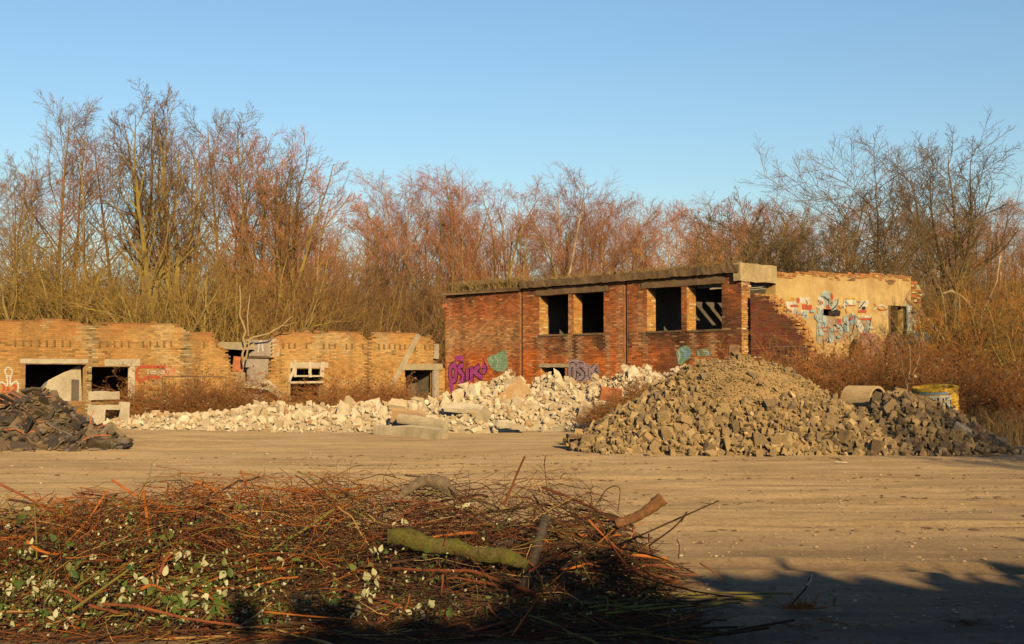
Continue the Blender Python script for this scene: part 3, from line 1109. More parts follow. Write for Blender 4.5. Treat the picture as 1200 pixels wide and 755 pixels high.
RD = -0.010
OSIK1 = [([(529, 430), (532.5, 428), (534.5, 432), (534.5, 442), (532, 446.5), (528.8, 445), (527.8, 437)], True),
         ([(543.5, 428.5), (539.5, 429), (538.5, 434), (542.5, 439), (543, 445), (538.5, 448.5)], False),
         ([(548, 431), (548, 447)], False), ([(548, 426), (548.1, 427)], False),
         ([(553, 429), (553, 447)], False), ([(563, 428.5), (557, 434), (554.5, 437)], False), ([(556.5, 436), (561, 440), (566, 443)], False), ([(566, 428), (569, 432), (566, 437)], False)]
fat(red, FR, OSIK1, .30, .20, P_PLUM, P_PURPLE, RD)
strokes(red, FR, [([(526.8, 449), (530, 452), (531, 459)], False), ([(534, 421), (539, 419.5), (544, 421.5)], False), ([(538, 452), (545, 452), (550, 450)], False)], .22, P_PURPLE, RD - .02)
strokes(red, FR, [([(531.5, 426.5), (535, 425.5), (537, 428)], False)], .05, P_PINK, RD - .026)
strokes(red, FR, [([(567.5, 419), (570, 425), (572.5, 431)], False)], .05, P_PINK, RD - .028)
patch(red, [FR.sz(*p) for p in ((571, 421), (575, 416.5), (581, 416), (586, 413), (590, 410.5), (593.5, 411), (594, 420), (596, 430), (590, 436), (582, 435), (576, 431.5), (573, 427))][::-1], RD, P_TEAL)
strokes(red, FR, [([(573, 420), (578, 424), (575, 429)], False), ([(580, 418), (584, 425), (582, 431)], False)], .07, paint('mint', (0.42, 0.55, 0.42)), RD - .01)
for dx, mat_, yy in ((0, P_GREY, RD),):
    patch(red, [FR.sz(*p) for p in ((664.5, 427), (668, 421.5), (674, 421), (680, 422), (685, 424), (690, 428), (700, 427.5), (703, 434), (702, 442), (690, 446), (674, 449), (665, 446))][::-1], yy, mat_)
OSIK2 = [([(669, 429), (673, 428), (674, 433), (673.5, 443), (670, 445), (668, 441), (668, 434)], True),
         ([(684, 428.5), (678.5, 428.5), (677.5, 433), (682.5, 437), (683.5, 441), (678, 444)], False),
         ([(688, 435), (688.3, 441)], False),
         ([(692, 429.5), (692, 442)], False), ([(699, 428), (694, 434.5)], False), ([(694.5, 434), (697.5, 438), (701.5, 440)], False)]
fat(red, FR, OSIK2, .23, .15, P_BLACK, P_GREY, RD - .006)
patch(red, [FR.sz(*p) for p in ((792.5, 413), (797, 407), (802, 405), (808, 406), (811, 414), (808, 420), (803, 424), (798, 428), (795, 427), (793.5, 420))][::-1], RD, P_TEAL)
strokes(red, FR, [([(801, 413), (806, 412), (809, 416)], False), ([(802, 417), (807, 417)], False)], .14, P_BLUE, RD - .006)
strokes(red, FR, [([(795, 411), (797, 418), (795, 424)], False), ([(799, 408), (801, 413)], False)], .08, P_PALEBL, RD - .01)
patch(red, [FR.sz(*p) for p in ((816, 411), (822, 409), (828, 408), (834, 409.5), (834, 415), (826, 418), (817, 418))][::-1], RD, paint('moss_green', (0.25, 0.30, 0.16)))
strokes(red, FR, [([(818, 411), (819, 417)], False), ([(824, 411), (829, 412), (831, 415), (827, 416)], False)], .06, P_PALEBL, RD - .006)

# dry grass growing along the roof edge, one mass
def grass_tufts(name, parent, n, fn, h, mat, seed, kind='stuff', wd=.012):
    r_ = np.random.default_rng(seed)
    P0 = np.array([fn(r_) for _ in range(n)])
    hh = r_.uniform(.35, 1, n) * h
    lean = r_.normal(0, .35, (n, 2))
    m_ = np.stack([P0[:, 0] + lean[:, 0] * hh * .4, P0[:, 1] + lean[:, 1] * hh * .4, P0[:, 2] + hh * .6], 1)
    e_ = np.stack([P0[:, 0] + lean[:, 0] * hh * 1.1, P0[:, 1] + lean[:, 1] * hh * 1.1, P0[:, 2] + hh * .95], 1)
    P = np.stack([P0, m_, e_], 1)
    Rr = np.tile(np.array([wd, wd * .7, wd * .15]), (n, 1))
    V_, Q_ = tube_batch(P, Rr, 3)
    return link(name, npmesh(name, V_, Q_, mat), parent, kind)


M_DRY = mat_leafy('dry_grass', [(0, (0.14, 0.095, 0.036)), (.6, (0.2, 0.14, 0.058)), (1, (0.1, 0.075, 0.03))])
grass_tufts('dry_grass', red, 3000, lambda r: ((lambda q: q + .25 * math.sin(q * 5.3))(r.uniform(0.1, sL - .1)), r.uniform(-.12, .6) , 4.82), .5, M_DRY, 3)
grass_tufts('dry_grass', red, 600, lambda r: (r.uniform(sL, LR), r.uniform(-.1, .1), 5.01), .2, M_DRY, 4)

# ------------------------------------------------------------------ end of the red ruin: concrete fascia, plastered wall with mural
endb = empty('plaster_wall', (FE.O.x, FE.O.y, 0), FE.rz,
             'ochre plastered wall with a colourful mural and small doorway, right end of the ruins', 'wall')
sF = FE.s(909)


def slab_in(fr_from, parent, s0, s1, y0, y1, z0, z1, mat, name, seed=0, j=.012, n=5):
    """a slab given in the end frame but belonging to the red ruin"""
    mb = MB(); mb.rough_box((s0, y0, z0), (s1, y1, z1), random.Random(seed), j, n=n)
    o_ = mb.build(name, mat, parent)
    rel = (Matrix.Translation((FR.O.x, FR.O.y, 0)) @ Matrix.Rotation(FR.rz, 4, 'Z')).inverted() @ (Matrix.Translation((FE.O.x, FE.O.y, 0)) @ Matrix.Rotation(FE.rz, 4, 'Z'))
    o_.matrix_local = rel
    return o_


slab_in(FE, red, -.14, sF, -.06, .22, 4.46, 5.05, mat_plain('fascia_concrete', (0.27, 0.215, 0.125), (0.19, 0.145, 0.085), scale=2.5, streak=(0.12, 0.09, 0.05)), 'fascia', 101, .02, 7)
Mend = Matrix(((0, -1, 0, LR), (1, 0, 0, 0), (0, 0, 1, 0), (0, 0, 0, 1)))
brick_skin(red, 0.0, TH, 4.45, lambda s: 9, [], lambda s, z, r_: col_jamb(s, z, r_) if r_.random() < .8 else (.12, .07, .04), M_BRICK, 102, y0=-.01, M=Mend, rough=lambda s, z: .03, drop=.05, name='broken_edge_bricks')
slab_in(FE, red, -.02, TH + 1.6, .1, .5, 0, 2.4, M_CORE_R, 'wall_base', 103)
pe0, pe1 = sF + .01, FE.s(1068)
dro = rect(FE, 1042, 358, 1064, 430); dro = (dro[0], dro[1], 1.2, dro[3])
hole = rect(FE, 963, 362, 983, 371)
ptop = yprof(FE, [(905, 317), (925, 316.5), (960, 317), (985, 319), (1030, 319), (1066, 322), (1080, 325)])
wall_core('wall', endb, pe0, pe1, lambda s: ptop(s) - .1, [dro, hole], 0.4, M_PLASTER, lower=0.0, y0=0.0, step=.5)


def col_cope(s, z, rnd):
    base = mixt((0.25, 0.105, 0.038), (0.2, 0.13, 0.06), rnd.random())
    k = rnd.uniform(.7, 1.2)
    return tuple(c * k for c in base)


brick_skin(endb, pe0, pe1, 6.5, ptop, [], col_cope, M_BRICK, 51, y0=-.02, z0=min(ptop(pe0), ptop(pe1)) - .3, name='coping_bricks', drop=.12, rough=lambda s, z: .02, botfn=lambda s: ptop(s) - .24 - .12 * lump(s, 0, .7, 3.0))
# broken brick toothing at the right edge, painted pier
rt0, rt1 = pe1, FE.s(1080)
brick_skin(endb, rt0, rt1, 5.1, interp([(rt0, 5.0), (rt1, 4.9)]), [], lambda s, z, r_: tuple(c * r_.uniform(.6, 1.2) for c in ((0.24, 0.105, 0.042) if r_.random() < .7 else (0.27, 0.21, 0.12))), M_BRICK, 52, rough=lambda s, z: .07, name='broken_edge_bricks', drop=.1)
wall_core('broken_edge', endb, rt0, rt1 - .12, lambda s: 4.85, [], .4, M_CORE_R, lower=0, y0=.06)
ED = -.006
patch(endb, [FE.sz(*p) for p in ((1061.5, 357), (1066, 356), (1072, 362), (1072, 392), (1066, 393), (1062, 390))][::-1], -.03, P_PALEBL)
strokes(endb, FE, [([(1065, 359), (1065.5, 375), (1064.5, 390)], False)], .16, P_WHITE, -.036)
strokes(endb, FE, [([(1062.5, 355), (1066, 354)], False)], .12, P_YELLOW, -.036)
mb = MB(); mb.box((dro[0] - .06, -.02, 1.2), (dro[0] + .06, .3, dro[3])); mb.build('door_post', M_STEEL, endb)
# mural pieces
def Z3(x, y): return FE.sz(905 + x / 6.667, 335 + y / 6.667)
yk = ED
Q_WHITE, Q_RED, Q_PALE, Q_BLUE, Q_BLK, Q_YEL, Q_ORG = [paint('mural_' + n_, c_, c2_, joints=False, wear=.34) for n_, c_, c2_ in (('white', (0.56, 0.55, 0.5), (0.42, 0.4, 0.33)), ('red', (0.42, 0.08, 0.045), (0.34, 0.08, 0.05)), ('pale_blue', (0.34, 0.43, 0.45), (0.25, 0.3, 0.31)), ('blue', (0.2, 0.32, 0.43), (0.14, 0.2, 0.3)), ('black', (0.035, 0.025, 0.025), None), ('yellow', (0.55, 0.36, 0.05), None), ('orange', (0.5, 0.2, 0.05), None))]
def mp(pts, mat):
    global yk
    patch(endb, [Z3(*p) for p in pts][::-1], yk, mat); yk -= .0007
def ms(pts, wd_, mat, cl=False):
    global yk
    decal(endb, None, [Z3(*p) for p in pts], wd_, yk, mat, closed=cl); yk -= .0007
M_FADE = paint('faded_wash', (0.36, 0.27, 0.18), (0.27, 0.22, 0.2), joints=False, wear=.4)
mp([(355, 250), (420, 230), (540, 260), (600, 330), (590, 430), (480, 450), (360, 440)], M_FADE)
mp([(560, 230), (760, 240), (750, 400), (640, 430), (580, 380)], M_FADE)
mp([(85, 145), (120, 120), (190, 125), (190, 215), (90, 205)], Q_WHITE)
mp([(120, 100), (160, 88), (182, 110), (130, 128)], Q_YEL)
mp([(195, 92), (290, 92), (284, 136), (200, 134)], Q_WHITE)
mp([(186, 96), (212, 96), (212, 134), (190, 134)], Q_RED)
mp([(140, 148), (200, 148), (200, 168), (140, 168)], Q_RED)
mp([(230, 142), (310, 152), (305, 190), (232, 185)], Q_RED)
mp([(205, 188), (266, 190), (262, 215), (210, 212)], Q_WHITE)
ms([(150, 230), (190, 255), (225, 310), (250, 380)], .42, Q_PALE)
ms([(160, 240), (205, 270), (235, 340)], .16, Q_WHITE)
ms([(178, 228), (215, 252), (245, 270)], .1, Q_RED)
ms([(235, 230), (262, 235), (255, 290)], .2, Q_PALE)
ms([(390, 90), (420, 72), (450, 90), (448, 120), (415, 130)], .3, Q_PALE, True)
ms([(400, 85), (440, 120)], .06, Q_BLK)
ms([(455, 62), (465, 90), (455, 105)], .16, Q_RED)
ms([(350, 110), (385, 130), (370, 170)], .3, Q_WHITE)
ms([(352, 118), (372, 128), (395, 135)], .1, Q_RED)
mp([(345, 170), (395, 165), (395, 225), (355, 225)], Q_PALE)
mp([(415, 150), (470, 145), (465, 185), (420, 185)], Q_RED)
ms([(505, 105), (492, 150), (455, 185)], .22, Q_PALE)
ms([(512, 100), (498, 155), (455, 192)], .05, Q_BLK)
mp([(500, 160), (520, 150), (532, 180), (500, 185)], Q_ORG)
mp([(430, 205), (480, 190), (530, 195), (525, 235), (470, 242), (440, 232)], Q_BLK)
mp([(555, 108), (648, 108), (640, 150), (552, 150)], Q_WHITE)
mp([(565, 94), (640, 94), (645, 106), (555, 106)], Q_YEL)
mp([(545, 152), (645, 152), (645, 159), (545, 159)], Q_RED)
mp([(680, 118), (755, 118), (725, 178), (668, 172)], Q_WHITE)
ms([(672, 180), (720, 120)], .05, Q_BLK)
mp([(665, 188), (735, 190), (730, 212), (665, 210)], Q_RED)
mp([(600, 222), (640, 224), (632, 300), (606, 310)], Q_BLUE)
mp([(660, 235), (770, 232), (765, 250), (670, 252)], Q_WHITE)
mp([(672, 254), (768, 254), (764, 268), (676, 268)], Q_RED)
ms([(662, 275), (680, 320), (705, 360)], .3, Q_WHITE)
ms([(755, 280), (735, 340), (720, 400)], .28, Q_PALE)
ms([(770, 240), (752, 330), (742, 425)], .05, Q_BLK)
ms([(642, 230), (628, 340), (600, 400)], .05, Q_BLK)
mp([(680, 368), (730, 362), (725, 388), (685, 390)], Q_RED)
ms([(375, 262), (405, 270), (410, 310), (380, 320)], .3, Q_PALE, True)
ms([(355, 330), (440, 330), (520, 330)], .05, Q_RED)
ms([(355, 352), (440, 356), (520, 352)], .05, Q_RED)
ms([(360, 255), (352, 350), (358, 450)], .18, Q_PALE)
ms([(440, 340), (460, 400), (440, 430)], .26, Q_PALE)
ms([(490, 280), (530, 320), (520, 380)], .26, Q_PALE)
ms([(555, 240), (575, 300), (560, 350)], .26, Q_PALE)
ms([(500, 260), (545, 330)], .05, Q_BLK)
ms([(790, 140), (840, 190), (900, 180)], .05, Q_RED)
ms([(780, 190), (850, 150), (890, 200), (850, 230)], .05, Q_WHITE)

r_ = random.Random(12)
cells = [(r_.uniform(100, 760), r_.uniform(110, 420)) for _ in range(70)]
for (x, y) in cells:
    if y > 240 and x < 330: continue
    if x + y * .3 < 150: continue
    w_, h_ = r_.uniform(14, 44), r_.uniform(12, 46); k_ = r_.uniform(-12, 12)
    mt = r_.choice([Q_WHITE, Q_PALE, Q_PALE, Q_BLUE, Q_RED, M_FADE, M_FADE, Q_BLK, Q_ORG] if y < 260 else [Q_PALE, Q_BLUE, M_FADE, M_FADE, Q_WHITE, Q_BLK, Q_PALE])
    if r_.random() < .45: mp([(x, y), (x + w_, y + k_ * .3), (x + w_ + k_, y + h_), (x + k_, y + h_)], mt)
    else: ms([(x, y), (x + w_ * .5 + k_, y + h_ * .4), (x + w_ * .4, y + h_ * 1.2)], r_.choice([.06, .1, .18, .05]), mt)

# fragment of a brick wall, broken off on a slope, in front of the plaster wall
FF = Frame(FR.O + FR.n * 0.22, FR.d)
frag = empty('broken_wall_stub', (FF.O.x, FF.O.y, 0), FF.rz,
             'dark red brick wall stub broken off diagonally, between the red ruin and the mural', 'wall')
f0, f1 = FF.s(879.5), FF.s(947)
ftop = yprof(FF, [(878, 344), (897, 345.5), (903, 350), (908, 358), (912, 366), (928, 372), (935, 384), (941, 396), (946, 408), (950, 425)])
wall_core('wall', frag, f0, f1, ftop, [], 0.5, M_CORE_R, lower=0.05, step=.12)
brick_skin(frag, f0, f1, 4.6, ftop, [], lambda s, z, r_: tuple(c * r_.uniform(.7, 1.2) for c in mixt((0.135, 0.046, 0.026), (0.1, 0.04, 0.026), .5 + lump(s, z, .9, 2))), M_BRICK, 61)
# bright inner bricks seen along the slope
mb = MB()
r_ = random.Random(8)
for k in range(150):
    px = r_.uniform(884, 947)
    s, z = FF.sz(px, np.interp(px, [878, 897, 903, 908, 912, 928, 935, 941, 946], [344, 345.5, 350, 358, 366, 372, 384, 396, 408]))
    c = Vector((s + r_.uniform(0, .02), r_.uniform(.1, .5), z - .04))
    mb.box((-.12, -.055, -.033), (.12, .055, .033), Matrix.Translation(c) @ Matrix.Rotation(r_.uniform(-.3, .3) + (r_.random() < .5) * 1.57, 4, 'Z') @ Matrix.Rotation(r_.uniform(-.2, .2), 4, 'Y'))
mb.build('loose_bricks', mat_pieces('yellow_loose_brick', [(0, (0.28, 0.18, 0.07)), (1, (0.24, 0.11, 0.04))]), frag, 'stuff')

# clods and dark crumbs pressed along the wheel tracks, one mass

# ================================================================== STONES AND HEAPS
def hull_stone(seed, kind):
    r_ = random.Random(seed)
    bm = bmesh.new()
    pts = []
    if kind == 'block':
        sx, sy, sz_ = 1, r_.uniform(.6, .95), r_.uniform(.42, .75)
        for a in (-1, 1):
            for b in (-1, 1):
                for c in (-1, 1):
                    for _ in range(1):
                        pts.append((a * sx * r_.uniform(.6, 1.05), b * sy * r_.uniform(.5, 1.05), c * sz_ * r_.uniform(.5, 1.1)))
    elif kind == 'slab':
        sx, sy, sz_ = 1, r_.uniform(.5, .9), r_.uniform(.07, .16)
        for k in range(8):
            a = k * math.pi / 4 + r_.uniform(-.35, .35); q = r_.uniform(.6, 1.05)
            for c in (-1, 1):
                pts.append((math.cos(a) * sx * q, math.sin(a) * sy * q, c * sz_ * r_.uniform(.7, 1.2)))
    else:
        sx, sy, sz_ = 1, r_.uniform(.65, 1), r_.uniform(.5, .85)
        for _ in range(9):
            v = Vector((r_.gauss(0, 1), r_.gauss(0, 1), r_.gauss(0, 1))).normalized() * r_.uniform(.8, 1.25)
            pts.append((v.x * sx, v.y * sy, v.z * sz_))
    for p in pts: bm.verts.new(p)
    bm.verts.ensure_lookup_table()
    g_ = bmesh.ops.convex_hull(bm, input=bm.verts)
    junk = [e for e in g_['geom_interior'] if isinstance(e, bmesh.types.BMVert)]
    junk += [e for e in g_['geom_unused'] if isinstance(e, bmesh.types.BMVert)]
    if junk: bmesh.ops.delete(bm, geom=list(set(junk)), context='VERTS')
    bmesh.ops.dissolve_limit(bm, angle_limit=.18, verts=bm.verts, edges=bm.edges)
    bmesh.ops.triangulate(bm, faces=bm.faces)
    bmesh.ops.recalc_face_normals(bm, faces=bm.faces)
    bm.verts.ensure_lookup_table()
    Vv = np.array([v.co[:] for v in bm.verts]); T = np.array([[v.index for v in f.verts] for f in bm.faces])
    bm.free()
    return Vv, T


def rot_np(r_, flat=0.0):
    e = (r_.uniform(-math.pi, math.pi) * (1 - flat), r_.uniform(-math.pi, math.pi) * (1 - flat), r_.uniform(-math.pi, math.pi))
    from mathutils import Euler
    return Euler(e)


def heapfn(bumps, pw=1.0):
    def h(x, y):
        x = np.asarray(x, dtype=float); y = np.asarray(y, dtype=float)
        out = np.zeros(np.broadcast(x, y).shape)
        for (cx, cy, hh, rx, ry) in bumps:
            r = np.sqrt(((x - cx) / rx) ** 2 + ((y - cy) / ry) ** 2)
            k = np.clip(1 - r, 0, 1)
            v = hh * np.where(k > .82, .82 + (k - .82) * .6, k) ** pw
            out = np.maximum(out, v)
        return out
    return h


def heap(name, bumps, label, cat, mound_mat, stone_mat, shapes, sizes, nsmall, small, bounds, seed, part='stone', nbig=300, dens=None, pw=1.0, flat=0.0, mound_noise=.12, sizefn=None, embed=.15, spacing=.8, group=None, step=.14):
    r_ = random.Random(seed)
    H0 = heapfn(bumps, pw)
    Hx = lambda x, y: np.maximum(H0(x, y) + np.where(H0(x, y) > 0.03, mound_noise * fbm2(np.asarray(x, float), np.asarray(y, float), seed, 3, .8) * np.minimum(1, H0(x, y) * 2), 0), 0)
    x0, x1, y0, y1 = bounds
    # the surface on a fine table, read between its points
    tx = np.arange(x0 - 1, x1 + 1, .05); ty = np.arange(y0 - 1, y1 + 1, .05)
    tab = Hx(*np.meshgrid(tx, ty))
    def H(x, y):
        x = np.asarray(x, float); y = np.asarray(y, float)
        i = np.clip(((x - x0 + 1) / .05).astype(int), 0, len(tx) - 1); j = np.clip(((y - y0 + 1) / .05).astype(int), 0, len(ty) - 1)
        return tab[j, i]
    def H1(x, y):
        i = min(max(int((x - x0 + 1) / .05), 0), len(tx) - 1); j = min(max(int((y - y0 + 1) / .05), 0), len(ty) - 1)
        return float(tab[j, i])
    root = empty(name, ((x0 + x1) / 2, (y0 + y1) / 2, 0), 0, label, cat, group)
    ox, oy = root.location.x, root.location.y
    xs_ = np.arange(x0, x1 + step, step); ys_ = np.arange(y0, y1 + step, step)
    X, Y = np.meshgrid(xs_, ys_)
    hh = H(X, Y)
    Z = np.where(hh > 0, hh - .04 + .02 * fbm2(X, Y, seed + 3, 3, 3.0), -.12)
    ny, nx = X.shape
    ii = (np.arange(ny - 1)[:, None] * nx + np.arange(nx - 1)[None, :]).ravel()
    Qd = np.stack([ii, ii + 1, ii + nx + 1, ii + nx], -1)
    keep = (Z.ravel()[Qd] > -.1).any(axis=1)
    link('mound', npmesh('mound', np.stack([X - ox, Y - oy, Z], -1).reshape(-1, 3), Qd[keep], mound_mat, smooth=False), root)
    # throw stones on the faces that look towards the yard
    cand = []
    grid = {}
    def free(p, rad):
        c = (int(p[0] / .5), int(p[1] / .5), int(p[2] / .5))
        for dx in (-1, 0, 1):
            for dy in (-1, 0, 1):
                for dz in (-1, 0, 1):
                    for (q, rq) in grid.get((c[0] + dx, c[1] + dy, c[2] + dz), ()):
                        if (q - p).length < (rad + rq) * spacing: return False
        return True
    def put(p, rad):
        grid.setdefault((int(p[0] / .5), int(p[1] / .5), int(p[2] / .5)), []).append((p, rad))
    got = []
    tries = 0
    def surf(x, y):
        h = H1(x, y)
        e = .15
        gx_ = (H1(x + e, y) - H1(x - e, y)) / (2 * e); gy_ = (H1(x, y + e) - H1(x, y - e)) / (2 * e)
        n_ = Vector((-gx_, -gy_, 1)).normalized()
        return h, n_
    while len(got) < nbig and tries < nbig * 40:
        tries += 1
        x = r_.uniform(x0, x1); y = r_.uniform(y0, y1)
        h, n_ = surf(x, y)
        if h < .03: continue
        if n_.y > .25: continue
        if dens and r_.random() > dens(x, y, h): continue
        lo_, hi_ = sizes
        rad = lo_ + (hi_ - lo_) * r_.random() ** 2.2
        if sizefn: rad *= sizefn(x, y, h)
        p = Vector((x, y, h)) + n_ * rad * embed
        if not free(p, rad): continue
        put(p, rad); got.append((p, rad))
    meshes = []
    for i in range(14):
        Vv, T = hull_stone(seed * 100 + i, shapes[i % len(shapes)])
        meshes.append((Vv, T, npmesh(part, Vv, T, stone_mat)))
    for (p, rad) in got:
        o = link(part, meshes[r_.randrange(14)][2], root)
        o.location = (p.x - ox, p.y - oy, p.z)
        o.rotation_euler = rot_np(r_, flat)
        s_ = rad * r_.uniform(.9, 1.1)
        o.scale = (s_, s_ * r_.uniform(.85, 1.1), s_ * r_.uniform(.8, 1.05))
    # the small ones, one part
    VV = []; TT = []; nb = 0; cnt = 0; tries = 0
    while cnt < nsmall and tries < nsmall * 5:
        tries += 1
        x = r_.uniform(x0 - .4, x1 + .4); y = r_.uniform(y0 - .4, y1)
        h, n_ = surf(x, y)
        if h < .02:
            # a thin scatter just in front of the foot
            if H1(x, y + .5) < .05 or r_.random() < .75: continue
            h = 0.01
        if n_.y > .3: continue
        if dens and r_.random() > dens(x, y, h) * 2 + .03: continue
        rad = small[0] + (small[1] - small[0]) * r_.random() ** 2.0
        p = Vector((x, y, h)) + n_ * rad * .3
        Vv, T, _ = meshes[r_.randrange(14)]
        M = np.array(rot_np(r_, flat).to_matrix()) * rad
        VV.append(Vv @ M.T + np.array([p.x - ox, p.y - oy, p.z])); TT.append(T + nb); nb += len(Vv)
        cnt += 1
    if VV:
        link('small_' + part + 's', npmesh('small', np.vstack(VV), np.vstack(TT), stone_mat), root, 'stuff')
    return root, H


M_WHITE = mat_pieces('pale_rubble', [(0, (0.27, 0.215, 0.14)), (.25, (0.34, 0.29, 0.21)), (.55, (0.41, 0.35, 0.255)), (.85, (0.46, 0.405, 0.31)), (.93, (0.27, 0.19, 0.1)), (1, (0.22, 0.12, 0.065))], nscale=3.0, nlo=.75, nhi=1.12, bstr=.5, bdist=.06, stain=(0.24, 0.18, 0.11), stain_scale=1.6)
M_WMOUND = mat_plain('rubble_fines', (0.30, 0.25, 0.17), (0.21, 0.16, 0.10), scale=2.0, fine=12, bstr=.9, bdist=.05)
M_GREY = mat_pieces('broken_slag_stone', [(0, (0.10, 0.074, 0.045)), (.3, (0.17, 0.122, 0.065)), (.65, (0.215, 0.153, 0.078)), (.88, (0.27, 0.19, 0.088)), (.95, (0.31, 0.235, 0.13)), (1, (0.10, 0.078, 0.06))], nscale=3.0, nlo=.75, nhi=1.15, bstr=.5, bdist=.05)
M_GMOUND = mat_plain('gravelly_earth', (0.25, 0.17, 0.08), (0.18, 0.12, 0.056), scale=1.6, fine=14, bstr=1.0, bdist=.06)
M_TAR = mat_pieces('tarry_sheet', [(0, (0.02, 0.016, 0.014)), (.35, (0.05, 0.037, 0.026)), (.65, (0.09, 0.062, 0.038)), (.88, (0.14, 0.1, 0.05)), (.96, (0.08, 0.08, 0.09)), (1, (0.2, 0.15, 0.1))], rough=.6, nscale=2.0, nlo=.6, nhi=1.2, bstr=.6, bdist=.05, spec=.35)
M_TMOUND = mat_plain('tarry_earth', (0.06, 0.042, 0.03), (0.12, 0.082, 0.046), scale=3.5, fine=12, bstr=1.0, bdist=.06)


def bump_at(px, Y, h, rx, ry):
    return (at(px, 430, Y).x, Y, h, rx, ry)


WB = [bump_at(562, 36.5, 1.3, 1.6, 5.6), bump_at(595, 37, 1.66, 1.9, 5.6), bump_at(645, 37.5, 1.58, 2.2, 6.2), bump_at(700, 37, 1.4, 2.0, 6), bump_at(745, 36.2, 1.78, 2.4, 6), bump_at(800, 35.5, 1.75, 2.2, 5.5),
      bump_at(528, 36, .86, 1.9, 5.0), bump_at(470, 35.0, .66, 2.4, 4.3), bump_at(420, 35.0, .66, 2.4, 4.2), bump_at(365, 34.8, .62, 2.3, 3.9), bump_at(310, 34.8, .66, 2.2, 3.6),
      bump_at(255, 34.2, .45, 2.2, 2.5), bump_at(200, 34, .40, 2.0, 2.2), bump_at(160, 33.8, .33, 1.5, 1.8)]
white, HW = heap('rubble_heap', WB, 'long low heap of pale broken concrete and lime rubble in front of the brick ruins', 'rubble heap', M_WMOUND, M_WHITE,
                 ['block', 'rock', 'block', 'rock', 'rock'], (.10, .34), 3600, (.035, .12), (-12.8, 7.5, 30.5, 38.5), 7, sizefn=lambda x, y, h: .5 if x < -7.5 else (.75 if x < -5 else 1.0), part='stone', embed=.2, spacing=.72)

GB = [bump_at(835, 26.6, 2.05, 2.9, 3.5), bump_at(862, 26.6, 2.1, 3.2, 3.7), bump_at(895, 26.5, 1.95, 3.1, 3.6), bump_at(790, 26.0, 1.5, 2.4, 3.0), bump_at(930, 26.0, 1.5, 2.5, 3.0),
      bump_at(975, 25.6, .85, 1.6, 2.4), bump_at(730, 25.2, .55, 1.25, 2.0)]
def gdens(x, y, h):
    # the crown of the left hump is mostly bare gravelly earth
    if h > 1.0 and x > 4.0: return .05
    if h > .55 and x > 5.0 and x < 7.3: return .22
    return 1.0
grey, HG = heap('stone_heap', GB, 'big tan brown heap of broken stones and gravelly earth right of the pale rubble', 'stone heap', M_GMOUND, M_GREY,
                ['rock', 'rock', 'block'], (.085, .20), 4600, (.02, .105), (1.2, 8.6, 22.4, 28.5), 8, dens=gdens, embed=.25, spacing=.66)

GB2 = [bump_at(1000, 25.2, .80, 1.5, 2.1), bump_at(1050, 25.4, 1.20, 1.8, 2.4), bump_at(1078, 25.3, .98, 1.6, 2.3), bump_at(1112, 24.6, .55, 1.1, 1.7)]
M_GREY_SHADED = mat_pieces('shade_toned_slag', [(0, (0.085, 0.06, 0.039)), (.4, (0.135, 0.096, 0.056)), (.75, (0.175, 0.125, 0.068)), (.93, (0.225, 0.16, 0.083)), (1, (0.085, 0.066, 0.052))], nscale=3.0, nlo=.75, nhi=1.15, bstr=.5, bdist=.05)  # stone colours darkened, partly in place of tree shade on this heap
shade_toned_heap, HG2 = heap('stone_heap', GB2, 'lower heap of broken stones, darkened partly for shade, below the upright yellow rimmed pipe ring', 'stone heap', mat_plain('shade_toned_gravel', (0.12, 0.09, 0.055), (0.09, 0.065, 0.04), scale=1.6, fine=14, bstr=1.0, bdist=.06), M_GREY_SHADED,
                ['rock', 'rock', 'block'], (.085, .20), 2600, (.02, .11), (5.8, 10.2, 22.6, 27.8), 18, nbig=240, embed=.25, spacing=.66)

# fine gravel bedded in the crown of the stone heap
M_GRAVEL = mat_pieces('crown_gravel', [(0, (0.14, 0.095, 0.05)), (.5, (0.215, 0.15, 0.072)), (.85, (0.26, 0.18, 0.085)), (1, (0.12, 0.09, 0.06))], bstr=0)
r_ = random.Random(55)
gm = [hull_stone(950 + i, 'rock') for i in range(6)]
VV = []; TT = []; nb = 0; k = 0
while k < 7000:
    x = r_.uniform(3.2, 8.4); y = r_.uniform(23.2, 26.8); h = float(HG(x, y))
    if h < .45: continue
    rad = .009 + .034 * r_.random() ** 2.2
    Vv, T = gm[k % 6]
    Mr = np.array(rot_np(r_).to_matrix()) * rad
    VV.append(Vv @ Mr.T + np.array([x - grey.location.x, y - grey.location.y, h - .02 + rad * .3])); TT.append(T + nb); nb += len(Vv); k += 1
link('gravel', npmesh('gravel', np.vstack(VV), np.vstack(TT), M_GRAVEL), grey, 'stuff')

TB = [bump_at(48, 25.6, 1.36, 1.45, 2.0), bump_at(20, 25.6, 1.15, 1.8, 2.0), bump_at(-35, 25.5, 1.0, 1.8, 2.0), bump_at(85, 25.2, .62, 1.15, 1.3), bump_at(112, 24.9, .26, .75, .7)]
tar, HT = heap('asphalt_heap', TB, 'dark heap of torn tar sheets and asphalt at the left edge of the yard', 'debris heap', M_TMOUND, M_TAR,
               ['slab', 'slab', 'slab', 'slab', 'slab', 'rock'], (.14, .42), 2200, (.03, .14), (-14.0, -8.2, 23.4, 27.5), 9, part='sheet', nbig=230, embed=.12, spacing=.42, flat=.72, mound_noise=.22)

